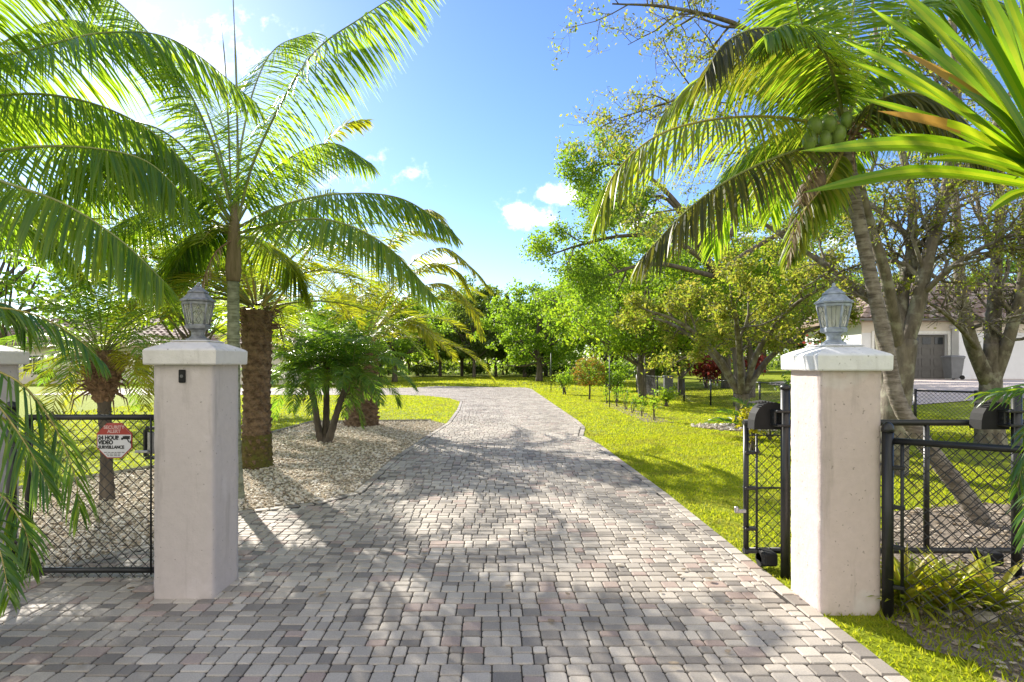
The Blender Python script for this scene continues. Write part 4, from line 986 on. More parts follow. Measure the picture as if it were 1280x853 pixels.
for q, (px, py, Yt, w_) in enumerate(tips):
    tip = P(px, py, Yt); base = sb + unit(tip - sb) * .05 + q_.normal(0, .015, 3); ln = np.linalg.norm(tip - base)
    mid = (base + tip) / 2 + V(0, 0, .03 * ln + (.02 if q not in (0, 1) else .035)); c = spline([base, mid, tip], 14); T = unit(np.gradient(c, axis=0))
    S = np.cross(T, V(0, -.9, .45) if q != 13 else V(0, -.6, .8)); S = unit(S) ; N = np.cross(S, T)
    t = np.linspace(0, 1, 14); hw = w_ * .5 * np.interp(t, [0, .15, .55, .8, .97, 1], [.55, .85, 1, .72, .15, .02])
    m = MB(); us = np.linspace(-1, 1, 6); dry = q in (11, 17)
    for e0, e1 in zip(us, us[1:]):
        L0 = c + (S * e0 + N * abs(e0) * .42) * hw[:, None]; L1_ = c + (S * e1 + N * abs(e1) * .42) * hw[:, None]
        vv = np.stack([L0, L1_], 1).reshape(-1, 3); f4 = [[i * 2, i * 2 + 1, i * 2 + 3, i * 2 + 2] for i in range(13)]
        k = 13 if not dry else 6 + int(q_.integers(0, 4))
        m.add(vv, f4[:k], 0, True)
        if k < 13: m.add(vv, f4[k:], 1, True)
    m.build('leaf', [M['f_spiky'], M['f_tip']], yu)

# ------------------------------------------------------------------ broadleaf trees
def leaf_cloud(m, pos, size, q, aspect=.5, upb=.5, mat=0):
    """kite-shaped leaves with random attitudes"""
    n = len(pos); nrm = unit(q.normal(0, 1, (n, 3)) + V(0, 0, upb)); d = unit(np.cross(nrm, q.normal(0, 1, (n, 3)))); w = np.cross(nrm, d)
    s = np.broadcast_to(size, (n,))[:, None] * q.uniform(.7, 1.3, (n, 1))
    a = pos; b = pos + d * s * .45 + w * s * aspect * .5 + nrm * s * .06; c = pos + d * s; e = pos + d * s * .45 - w * s * aspect * .5 + nrm * s * .06
    m.quads(np.stack([a, b, c, e], 1), mat, False)
class Grow:
    def __init__(s, seed): s.q = np.random.default_rng(seed); s.m = MB(); s.tips = []; s.nb = 0
    def limb(s, pts, r0, r1, k=8, n=None):
        c = spline(pts, n or max(6, len(pts) * 4)); r = np.linspace(r0, r1, len(c)); s.m.tube(c, r, k, 0, True); return c, r
    def kids(s, c, r, level, n, length, t0=.3, spread=(35, 65), up=.25, droop=0.0, kn=(4, 4, 3), shrink=.62, cnt=(5, 4, 4)):
        """side branches along polyline c; recursive; the last level feeds tips"""
        q = s.q
        for i in range(n):
            t = t0 + (1 - t0) * (i + q.uniform(.1, .9)) / n; x = t * (len(c) - 1); j = min(int(x), len(c) - 2)
            p = c[j] + (c[j + 1] - c[j]) * (x - j); T = unit(c[j + 1] - c[j])
            a = unit(np.cross(T, q.normal(0, 1, 3))); ang = R(q.uniform(*spread))
            d = unit(T * math.cos(ang) + a * math.sin(ang) + V(0, 0, up))
            ln = length * q.uniform(.6, 1.25) * (1.1 - .45 * t); rr0 = min(r[j] * .62, .03 * ln ** .9 + .003)
            pts = [p]; np_ = 4 if level > 0 else 3
            for g in range(np_):
                d = unit(d + q.normal(0, .22, 3) + V(0, 0, .06 - droop)); pts.append(pts[-1] + d * ln / np_)
            pts = np.array(pts); rad = np.linspace(rr0, max(.0018, rr0 * .3), len(pts)); s.nb += 1
            s.m.tube(pts, rad, 5 if level > 1 else (4 if level == 1 else 3), 0, False)
            if level > 0: s.kids(pts, rad, level - 1, cnt[level - 1] if level - 1 < len(cnt) else 4, ln * shrink, .2, spread, up * .8, droop, kn, shrink, cnt)
            else: s.tips.append(pts)
    def leaves(s, per, size, sd, q=None, frac=1.0):
        q = q or s.q; P_ = []
        for t in s.tips:
            if q.uniform() > frac: continue
            u = q.uniform(0, 1, per); x = u * (len(t) - 1); i = np.minimum(x.astype(int), len(t) - 2); f = (x - i)[:, None]
            P_.append(t[i] * (1 - f) + t[i + 1] * f + q.normal(0, sd, (per, 3)))
        return np.concatenate(P_)

# tree in the right lawn: forked trunk, twiggy yellow-green crown
def tree_fork(label, x, y, seed, top, rad, leafmat, per, lsize, lean=0, frac=.8):
    o = thing('small_tree', label, 'tree', (x, y, gz(x, y))); g = Grow(seed); b = V(x, y, gz(x, y)); q = random.Random(seed)
    c, r = g.limb([b + V(0, 0, -.1), b + V(.03, 0, .35), b + V(.0, 0, .85)], .20, .17, 12); f0 = c[-1]
    for i in range(6):
        a = i * 1.047 + q.uniform(-.3, .3); e = q.uniform(.75, 1.15); ln = rad * q.uniform(.8, 1.05)
        d = V(math.cos(a) * math.cos(e), math.sin(a) * math.cos(e), math.sin(e))
        p1 = f0 + d * ln * .45; p2 = p1 + unit(d + V(math.cos(a) * .5, math.sin(a) * .5, .05)) * ln * .45; p3 = p2 + unit(d + V(math.cos(a), math.sin(a), -.25)) * ln * .4
        c, r = g.limb([f0 - V(0, 0, .1), p1, p2, p3], .095, .02, 8); g.kids(c, r, 2, 7, ln * .42, .28, (30, 65), .2, .04, cnt=(5, 4))
    g.m.build('trunk', M['bark'], o)
    m = MB(); leaf_cloud(m, g.leaves(per, .0, .07, None, frac), lsize, g.q, .5, .6); m.build('crown', M[leafmat], o); return o
tree_fork('forked small tree with twiggy yellow-green crown in a stone mulch ring', TREE_D[0], TREE_D[1], 51, 4.2, 2.75, 'l_sparse', 26, .085, 0, .95)

# big leafless-looking tree behind the pink pillar: limbs from the photo, sparse leaves
ye = 8.4; b = P(1112, 590, ye); b[2] = 0
o = thing('bare_tree', 'tall grey multi-limbed tree with sparse leaves directly behind the leaning coconut palm', 'tree', b); g = Grow(61)
c0, r0 = g.limb([b + V(0, 0, -.1), P(1115, 540, ye), P(1122, 480, ye), P(1130, 425, ye)], .23, .17, 14)
limbs = [([(1128, 440, 8.4), (1146, 385, 8.4), (1160, 320, 8.4), (1182, 240, 8.5), (1196, 130, 8.6), (1190, 0, 8.8), (1200, -120, 9)], .15, .04),
 ([(1126, 440, 8.4), (1128, 370, 8.6), (1140, 300, 8.8), (1135, 220, 9.0), (1105, 120, 9.2), (1090, 0, 9.4)], .13, .03),
 ([(1126, 445, 8.4), (1108, 350, 8.1), (1082, 262, 7.9), (1060, 180, 7.8), (1000, 90, 7.7), (930, 35, 7.6), (840, 10, 7.6), (765, 5, 7.6)], .11, .012),
 ([(1112, 520, 8.4), (1100, 430, 8.6), (1092, 380, 8.8), (1045, 342, 9.2), (985, 300, 9.6), (920, 262, 10), (850, 262, 10.3), (800, 270, 10.6)], .09, .012),
 ([(1060, 190, 7.8), (980, 130, 7.9), (900, 110, 8.0), (830, 130, 8.1), (768, 150, 8.1)], .05, .008),
 ([(1140, 300, 8.8), (1080, 250, 9.4), (1010, 215, 10), (930, 190, 10.6), (860, 215, 11)], .06, .01),
 ([(1150, 370, 8.4), (1195, 330, 8.0), (1250, 300, 7.7), (1320, 280, 7.5)], .06, .015),
 ([(1182, 240, 8.5), (1235, 170, 8.9), (1290, 60, 9.2)], .08, .02)]
for pts, a, z in limbs:
    c, r = g.limb([P(*p) for p in pts], a * .78, z * .8, 9); g.kids(c, r, 2, int(6 + len(pts) * 2.6), 1.15, .2, (30, 75), .10, .03, cnt=(6, 5))
g.m.build('trunk', M['bark'], o)
m = MB(); leaf_cloud(m, g.leaves(7, 0, .04, None, .8), .055, g.q, .5, .4); m.build('crown', M['l_sparse'], o)

# second multi-stem tree further right
yf = 11.2; b = P(1238, 553, yf); b[2] = gz(b[0], b[1])
o = thing('bare_tree', 'rough multi-stemmed tree with few leaves in front of the garage wall', 'tree', b); g = Grow(62)
c0, r0 = g.limb([b + V(0, 0, -.1), b + V(0, 0, .12), P(1237, 520, yf), P(1239, 470, yf), P(1240, 430, yf)], .29, .13, 14)
for pts, a, z in [([(1236, 480, yf), (1212, 420, 11.1), (1200, 350, 11.0), (1196, 270, 11), (1185, 150, 11), (1170, 20, 11)], .14, .03),
  ([(1238, 480, yf), (1242, 400, 11.3), (1246, 320, 11.4), (1250, 230, 11.5), (1240, 100, 11.6)], .16, .04), ([(1240, 480, yf), (1262, 420, 11), (1278, 350, 10.8), (1282, 250, 10.6), (1310, 120, 10.4)], .13, .03),
  ([(1240, 450, yf), (1275, 400, 11.5), (1330, 360, 11.8)], .08, .02), ([(1225, 440, 11.1), (1190, 400, 10.6), (1150, 372, 10.2), (1100, 350, 9.9)], .05, .012), ([(1248, 330, 11.3), (1225, 270, 11.8), (1215, 180, 12.2)], .07, .02)]:
    c, r = g.limb([P(*p) for p in pts], a * 1.0, z * .8, 9); g.kids(c, r, 2, int(6 + len(pts) * 2.4), 1.2, .2, (30, 75), .12, .02, cnt=(6, 5))
g.m.build('trunk', M['bark'], o)
m = MB(); leaf_cloud(m, g.leaves(3, 0, .04, None, .4), .055, g.q, .5, .4); m.build('crown', M['l_sparse'], o)

# full crowns: leaf clumps spread over a lumpy volume, limbs running to them
def dense_mesh(seed, h, rx, rz, zc, clumps, per, lsize, cs, trunk_r, forks=7, rag=1.0, low=.0):
    q = np.random.default_rng(seed); ctr = []
    for i in range(clumps):
        d = unit(q.normal(0, 1, 3)); rr = q.uniform(.35, 1.0) ** .5 * (1 + rag * .22 * math.sin(3 * math.atan2(d[1], d[0]) + seed) + rag * q.normal(0, .10))
        ctr.append(V(d[0] * rx * rr, d[1] * rx * rr, zc + d[2] * rz * rr))
    ctr = np.array(ctr); ctr = ctr[ctr[:, 2] > low]
    g = Grow(seed); c, r = g.limb([V(0, 0, -.1), V(q.normal(0, .06), 0, zc * .35), V(q.normal(0, .12), q.normal(0, .12), zc * .75), V(q.normal(0, .2), q.normal(0, .2), zc + rz * .4)], trunk_r, trunk_r * .3, 9)
    for i in q.choice(len(ctr), min(forks * 4, len(ctr)), False):
        t = q.uniform(.3, .8); p = c[int(t * (len(c) - 1))]; e = ctr[i]; mid = (p + e) / 2 + V(0, 0, -.12 * np.linalg.norm(e - p) + .15)
        g.m.tube(spline([p, mid, e], 7), np.linspace(trunk_r * .32, .015, 7), 5, 0, False)
    pos = []; szs = []
    for k_ in ctr:
        n = int(per * q.uniform(.5, 1.4)); s = cs * q.uniform(.6, 1.35)
        a = unit(q.normal(0, 1, (n, 3))) * (q.uniform(0, 1, (n, 1)) ** .45) * V(s, s, s * .62); pos.append(k_ + a)
    m = MB(); leaf_cloud(m, np.concatenate(pos), lsize, q, .6, .5)
    return g.m, m
def dense_tree(name, label, x, y, mats, spec, group=None):
    o = thing(name, label, 'tree', (x, y, gz(x, y)), group); t, cm = dense_mesh(**spec)
    t.build('trunk', M[mats[0]], o, (0, 0, 0)); cm.build('crown', M[mats[1]], o, (0, 0, 0)); return o
def px2(px, Y): return ((px - HX) / F * Y, Y)
# bright tree whose limbs reach out over the lawn, and its neighbours
dense_tree('oak_tree', 'tall loose bright green tree right of the drive with limbs against the sky', 8.0, 30, ('bark_dk', 'l_mid'), dict(seed=71, h=11, rx=5.2, rz=3.6, zc=5.6, clumps=210, per=130, lsize=.16, cs=.75, trunk_r=.34, rag=1.5, low=1.9))
dense_tree('leafy_tree', 'lower yellow-green tree in front of the tall loose oak', 6.9, 27.0, ('bark_dk', 'l_bright'), dict(seed=72, h=7, rx=3.6, rz=2.5, zc=4.2, clumps=130, per=130, lsize=.15, cs=.64, trunk_r=.2, rag=1.2, low=1.6))
dense_tree('leafy_tree', 'bright green tree beyond the long black fence', 11.5, 26, ('bark_dk', 'l_bright'), dict(seed=73, h=8, rx=3.4, rz=3.0, zc=4.9, clumps=100, per=120, lsize=.17, cs=.68, trunk_r=.2, rag=1.2, low=2.2))
dense_tree('oak_tree', 'rounded mid green oak at the right end of the paved drive', 3.9, 52, ('bark_dk', 'l_mid'), dict(seed=74, h=9, rx=4.6, rz=3.7, zc=4.9, clumps=130, per=110, lsize=.27, cs=.95, trunk_r=.35, rag=.8, low=1.5))
dense_tree('oak_tree', 'mid green oak between the rounded oak and the bright lawn trees', 8.6, 44, ('bark_dk', 'l_mid'), dict(seed=75, h=9, rx=4.3, rz=4.0, zc=5.4, clumps=130, per=110, lsize=.24, cs=.9, trunk_r=.35, rag=1.0, low=1.8))
dense_tree('leafy_tree', 'small dark tree standing at the fence beside the grey utility box', 9.5, 29.5, ('bark_dk', 'l_oak'), dict(seed=76, h=5, rx=1.9, rz=1.5, zc=3.0, clumps=40, per=110, lsize=.16, cs=.5, trunk_r=.2, rag=1, low=1.6))
dense_tree('oak_tree', 'broad mid green oak filling the gap behind the coconut palm fronds', 13.2, 33, ('bark_dk', 'l_mid'), dict(seed=78, h=11, rx=5.0, rz=3.8, zc=6.2, clumps=170, per=120, lsize=.18, cs=.8, trunk_r=.3, rag=1.0, low=2.6))
# a long leafy limb group reaching left into the sky above the drive
o = thing('oak_tree', 'open branching oak whose leafy upper limbs reach left over the lawn', 'tree', (9.1, 21.5, 0)); g = Grow(81); yb = 21.5
b = V(9.1, yb, 0); c0, r0 = g.limb([b + V(0, 0, -.1), b + V(-.1, 0, 2), b + V(-1.0, 0, 3.9)], .24, .16, 10)
for pts, a, z in [([(892, 335, 21.5), (840, 300, 21), (780, 295, 20.5), (720, 308, 20), (682, 322, 19.6)], .12, .015), ([(890, 340, 21.5), (850, 260, 21.5), (800, 215, 21.5), (755, 205, 21.5), (720, 220, 21.5)], .13, .015),
   ([(892, 340, 21.5), (930, 260, 22.5), (965, 220, 23), (985, 200, 23)], .11, .02), ([(890, 345, 21.5), (820, 330, 20.5), (760, 345, 20), (725, 372, 19.6)], .10, .015), ([(892, 345, 21.5), (960, 300, 22), (1030, 270, 22), (1090, 280, 22)], .12, .02),
   ([(890, 330, 21.5), (835, 250, 22.2), (790, 255, 22.5), (742, 268, 22.6)], .10, .012)]:
    c, r = g.limb([P(*p) for p in pts], a, z, 8); g.kids(c, r, 2, 10, 1.6, .35, (30, 70), .1, .03, cnt=(4, 4))
g.m.build('trunk', M['bark_dk'], o)
m = MB(); leaf_cloud(m, g.leaves(34, 0, .17, None, .95), .12, g.q, .55, .5); m.build('crown', M['l_mid'], o)

# the wood beyond the lawn: every trunk and crown an object, a few crown shapes shared
wood = [
 ('wide grey-green tree of the far wood seen left of the drive', 'l_oak', dict(seed=91, h=9, rx=4.6, rz=3.6, zc=5.2, clumps=110, per=90, lsize=.36, cs=1.05, trunk_r=.26, rag=1, low=2.2)),
 ('darker round-topped tree of the far wood', 'l_oak', dict(seed=92, h=9, rx=4.0, rz=4.0, zc=5.4, clumps=110, per=90, lsize=.36, cs=1.0, trunk_r=.24, rag=1, low=1.8)),
 ('narrow dark tree of the far wood', 'l_hazed', dict(seed=93, h=10, rx=3.0, rz=4.4, zc=5.8, clumps=90, per=90, lsize=.34, cs=.9, trunk_r=.2, rag=1.2, low=1.8))]
protos = [dense_tree('wood_tree', w[0], -14 + 7 * i, 70 + 2 * i, ('bark_dk', w[1]), w[2], 'trees of the wood beyond the lawn') for i, w in enumerate(wood)]
spots = [(-45, 72), (-38, 70), (-31, 73), (-25, 69), (-19.5, 74), (-10.5, 77), (-4.5, 76), (3.5, 70), (6.5, 75), (-2.5, 66), (-16.5, 66.5), (-22, 80), (-12.5, 83), (-5, 84), (1, 82), (8, 84), (15, 72), (22, 66), (28, 72), (12, 64), (35, 66), (18, 58), (42, 62), (26, 56), (-52, 76), (34, 54), (50, 56)]
q_ = random.Random(17)
side = lambda x: 'left of the drive' if x < -6 else ('at the drive end' if x < 6 else 'at the right behind the neighbour')
for i, (x, y) in enumerate(spots):
    k = q_.randrange(3); kind = ('wide grey-green', 'dark round-topped', 'narrow dark')[k]
    row = 'front edge' if y < 72 else ('middle' if y < 79 else 'back')
    dup(protos[k], (x, y, gz(x, y)), q_.uniform(0, 6.28), q_.uniform(.86, 1.14) * (1.2 if x > 11 else 1), f'{kind} tree in the {row} of the far wood {side(x)}'.replace('at the right behind the neighbour', 'behind the neighbour'))
# casuarina spires above the wood
o = thing('conifer_tree', 'tallest feathery casuarina spire above the far wood', 'tree', (-1.2, 88, 0), 'casuarina spires behind the wood')
q = np.random.default_rng(5); n = 2600; zz = q.uniform(2.5, 13.4, n); rad = (13.8 - zz) * .12 + .15; a = q.uniform(0, 6.28, n); r_ = rad * q.uniform(0, 1, n) ** .5
m = MB(); leaf_cloud(m, np.stack([r_ * np.cos(a), r_ * np.sin(a), zz], -1), .5, q, .22, -.2); m.build('crown', M['l_hazed'], o, (0, 0, 0))
m = MB(); m.tube([(0, 0, -.1), (0, 0, 7), (.1, 0, 13.6)], [.2, .12, .02], 8); m.build('trunk', M['bark_dk'], o, (0, 0, 0))
for x, y, s, l in ((1.7, 90, .94, 'casuarina spire right of the tallest one'), (6.5, 92, .98, 'casuarina spire rising behind the rounded oak'), (-4.2, 91, .86, 'shorter casuarina spire left of the tallest one'), (9.3, 93, .95, 'casuarina spire furthest to the right')): dup(o, (x, y, 0), x, s, l)
tag(protos[0], group='trees of the wood beyond the lawn')
# low shrubs under the wood
def bush(name, label, x, y, h, r, leaf, n, ls, seed, cat='shrub', stem=True, squash=1.0, group=None):
    o = thing(name, label, cat, (x, y, gz(x, y)), group); q = np.random.default_rng(seed)
    cs = unit(q.normal(0, 1, (26, 3))) * q.uniform(.2, 1, (26, 1)) * V(r * .75, r * .75, h * .36) + V(0, 0, h * .58)
    p = cs[q.integers(0, 26, n)] + q.normal(0, 1, (n, 3)) * V(r, r, h * .5) * .17; p = p[p[:, 2] > .02]
    m = MB(); leaf_cloud(m, p, ls, q, .5, .4); m.build('foliage', M[leaf], o, (0, 0, 0))
    m = MB()
    for i in range(7): m.tube(spline([V(q.normal(0, .05), q.normal(0, .05), -.03), cs[i] * V(.4, .4, .6), cs[i]], 6), np.linspace(.022, .006, 6) * max(1, h), 5, 0, False)
    m.build('stems', M['bark_dk'], o, (0, 0, 0)); return o
ds = thing('topiary_tree', 'small round-headed tree with orange new growth in the right lawn', 'tree', (4.15, 25.6, 0))
q = np.random.default_rng(8); n = 2600
d = unit(q.normal(0, 1, (n, 3))); rr_ = q.uniform(.3, 1, n) ** .4; p = d * rr_[:, None] * V(.70, .70, .62) * (1 + .12 * np.sin(5 * np.arctan2(d[:, 1], d[:, 0]) + 4 * d[:, 2]))[:, None] + V(0, 0, 1.25); p = p[p[:, 2] > .66]
out = rr_[:len(p)] > .0
tipm = (q.uniform(size=len(p)) < np.clip((np.linalg.norm((p - V(0, 0, 1.25)) / V(.7, .7, .62), axis=1) - .62) * 2.2, 0, .8))
m = MB(); leaf_cloud(m, p[~tipm], .10, q, .45, .5); m.build('crown', M['l_oak'], ds, (0, 0, 0))
m = MB(); leaf_cloud(m, p[tipm] * V(1.05, 1.05, 1.05) - V(0, 0, .06), .12, q, .4, .8); m.build('new_growth', M['l_orange'], ds, (0, 0, 0))
m = MB(); m.tube([(0, 0, -.05), (.02, 0, .5), (0, 0, 1.3)], [.045, .04, .02], 8); m.build('trunk', M['bark_dk'], ds, (0, 0, 0))
bush('copperleaf_shrub', 'large red-leaved shrub beyond the fence left of the white chair', 12.6, 34.5, 2.3, 1.5, 'l_red', 1900, .20, 21)
bush('copperleaf_shrub', 'smaller red-leaved shrub right of the white chair', 15.6, 35.0, 1.9, 1.1, 'l_red', 1100, .18, 22)
bush('hedge_shrub', 'dark clipped hedge left of the red shrub', 9.9, 37, 2.6, 1.7, 'l_hazed', 2200, .2, 23)
bush('hedge_shrub', 'dark shrub under the oaks right of the topiary tree', 6.9, 35, 2.1, 1.6, 'l_oak', 1800, .2, 24)
bush('garden_shrub', 'pale loose shrub behind the tall garden stake', 5.1, 24.3, 1.55, .6, 'l_mid', 620, .11, 25)
bush('garden_shrub', 'low bright green shrub beside the fence in the garden row', 6.35, 21.5, .75, .55, 'l_bright', 520, .11, 26)
bush('garden_shrub', 'small leafy shrub left of the topiary tree', 3.55, 30, 1.4, .6, 'l_mid', 620, .12, 27)
bush('yellow_shrub', 'small bright yellow shrub beside the roller post of the sliding gate', 4.55, 10.2, .92, .33, 'l_yellow', 420, .075, 28)
rfs = bush('flowering_shrub', 'green shrub with red flowers behind the pink pillar', 6.2, 11.6, 1.9, .5, 'l_mid', 700, .10, 29)
q = np.random.default_rng(4); m = MB(); leaf_cloud(m, V(-.05, -.35, 1.75) + q.normal(0, .16, (70, 3)), .075, q, .8, .3); m.build('red_flowers', M['l_red'], rfs, (0, 0, 0))
bush('understory_shrub', 'dark undergrowth clump at the foot of the far wood by the drive end', -9, 71, 1.6, 2.2, 'l_hazed', 1200, .32, 30, group='undergrowth along the far wood')
for i, (x, y) in enumerate(((-20, 70), (4, 71), (-33, 71), (-14.5, 78), (-3, 79), (9, 73))): bush('understory_shrub', ('undergrowth clump far left under the wood', 'undergrowth clump at the right end of the far lawn', 'undergrowth clump behind the left house', 'undergrowth deep in the wood left of the drive end', 'undergrowth deep in the wood straight ahead', 'undergrowth clump right of the topiary tree')[i], x, y, 1.5, 2.4, 'l_hazed', 1200, .32, 31 + i, group='undergrowth along the far wood')
# the far treeline closing the view behind the wood
q = np.random.default_rng(77); cs = np.stack([q.uniform(-110, 110, 260), q.uniform(100, 116, 260), q.uniform(.6, 8.6, 260)], -1)
c2 = np.stack([q.uniform(-70, 60, 150), q.uniform(84, 96, 150), q.uniform(.2, 2.6, 150)], -1)
m = MB(); leaf_cloud(m, c2[q.integers(0, 150, 14000)] + q.normal(0, 1, (14000, 3)) * V(1.6, 1.2, .8), .6, q, .6, .3)
leaf_cloud(m, cs[q.integers(0, 260, 26000)] + q.normal(0, 1, (26000, 3)) * V(2.2, 1.5, 1.0), .75, q, .6, .3)
tag(m.build('distant_woodland', M['l_hazed']), kind='stuff')
# bright fan palm seen between roller post and lawn tree
o = thing('young_palm', 'bright green young palm just left of the pink pillar', 'palm', (5.75, 12.1, 0))
for i in range(13):
    a = i * 2.4; frond('frond', arc(V(5.75, 12.1, .05), a, .45 + .08 * (i % 8), 1.25, .7), o, RM('f_areca'), .42, .03, 30, .5, .3, .3, .012, 700 + i)
m = MB(); m.tube([(5.75, 12.1, -.03), (5.75, 12.1, .2)], [.05, .03], 8); m.build('stem', M['bark_dk'], o)
# strap-leaved clump behind the boundary fence
cb = P(1180, 760, 3.72); cb[2] = 0
o = thing('strap_plant', 'yellow-green strap-leaved clump behind the boundary fence', 'plant', cb); q = np.random.default_rng(12)
for cl in range(5):
    m = MB(); cc = cb + V((cl - 2) * .13, q.normal(0, .06) + .05 * (cl % 2), 0)
    for i in range(60):
        a = q.uniform(0, 6.28); e = q.uniform(.7, 1.5); ln = q.uniform(.30, .46); pts = arc(cc, a, e, ln, q.uniform(.5, 1.5), 7); T = unit(np.gradient(pts, axis=0))
        S = unit(np.cross(T, V(0, 0, 1))); N = np.cross(S, T); hw = q.uniform(.012, .022) * np.array([.6, .9, 1, 1, .85, .55, .04])
        vv = np.stack([pts - S * hw[:, None] + N * hw[:, None] * .4, pts, pts + S * hw[:, None] + N * hw[:, None] * .4], 1)
        m.add(vv.reshape(-1, 3), [[r * 3 + j, r * 3 + j + 1, r * 3 + j + 4, r * 3 + j + 3] for r in range(6) for j in range(2)], 0, True)
    m.build('rosette', M['l_brom'], o)

# ------------------------------------------------------------------ garden row along the right lawn
row = [(4.45, 23.0, .75, 'seedling with two leafy tops near the tall stake'), (4.55, 21.6, .85, 'thin staked seedling in the middle of the garden row'), (4.5, 20.0, .7, 'spindly seedling past the middle of the garden row'), (4.45, 18.7, .62, 'short seedling third from the near end of the row'), (4.4, 17.5, .6, 'leaning seedling second from the near end of the row'), (4.45, 16.2, .82, 'leafiest seedling at the near end of the garden row')]
for i, (x, y, h, lab) in enumerate(row):
    o = thing('seedling', lab, 'plant', (x, y, 0), 'seedlings in the garden row'); q = np.random.default_rng(40 + i)
    m = MB(); tp = []
    for s in range(3):
        e = V(q.normal(0, .09), q.normal(0, .06), h * q.uniform(.7, 1.05)); m.tube(spline([V(q.normal(0, .04), 0, -.02), e * .5 + V(q.normal(0, .03), 0, 0), e], 6), [.013, .012, .010, .009, .007, .005], 5, 0, False); tp.append(e)
    m.build('stem', M['bark_dk'], o, (0, 0, 0))
    m = MB(); pp = np.concatenate([t * q.uniform(.5, 1.05, (26, 1)) + q.normal(0, .07, (26, 3)) for t in tp]); leaf_cloud(m, pp, .10, q, .5, .3); m.build('foliage', M['l_mid'], o, (0, 0, 0))
st = tag(mesh1('garden_stake', M['green_pole'], lambda m: (m.tube([(4.1, 20.8, 0), (4.1, 20.8, 1.88)], .018, 8), m.lathe((4.1, 20.8, 1.88), [(.024, 0), (.024, .03), (.004, .04)], 8)), None, (4.1, 20.8, 0)), 'tall thin grey-green stake standing in the garden row', 'stake'); st.location = (4.1, 20.8, 0)
st = tag(mesh1('garden_stake', M['green_pole'], lambda m: (m.tube([(3.15, 33.0, 0), (3.15, 33.0, 2.2)], .025, 8), m.lathe((3.15, 33, 2.2), [(.03, 0), (.03, .03), (.004, .04)], 8)), None, (3.15, 33, 0)), 'distant slim stake near the end of the paved drive', 'stake'); st.location = (3.15, 33, 0)
row_p = [(4.1, 15.7), (4.85, 15.7), (4.95, 23.4), (4.2, 23.4)]
tag(ngon_sheet('garden_row_soil', row_p, .006, M['mulch']), kind='structure')
o = thing('utility_box', 'grey metal utility box behind the fence below the oaks', 'utility box', (8.85, 29.6, 0))
mesh1('cabinet', M['bin'], lambda m: m.box((8.85, 29.6, .47), (.42, .35, .94), 0, .02), o); mesh1('lid', M['bin'], lambda m: m.box((8.85, 29.6, .965), (.48, .41, .05), 0, .015), o)
# white garden chair on the neighbour's lawn
x, y = P(888, 470, 36)[:2]; z = gz(x, y) + .02
o = thing('garden_chair', 'white slatted garden chair between the red shrubs', 'chair', (x, y, z))
mesh1('backrest', M['white_plastic'], lambda m: [m.box((x - .3 + i * .12, y + .25, z + .95 + .12 * (1 - abs(i - 2.5) / 2.5)), (.10, .03, 1.1 + .24 * (1 - abs(i - 2.5) / 2.5)), 0, .01) for i in range(6)], o)
mesh1('seat', M['white_plastic'], lambda m: [m.box((x, y - .25 + i * .1, z + .42), (.66, .085, .03), 0, .008) for i in range(5)], o)
for sx in (-.32, .32):
    for sy in (-.26, .24): mesh1('leg', M['white_plastic'], lambda m: m.box((x + sx, y + sy, z + .3), (.06, .06, .62), 0, .008), o)
    mesh1('armrest', M['white_plastic'], lambda m: m.box((x + sx, y - .02, z + .62), (.12, .66, .03), 0, .01), o)

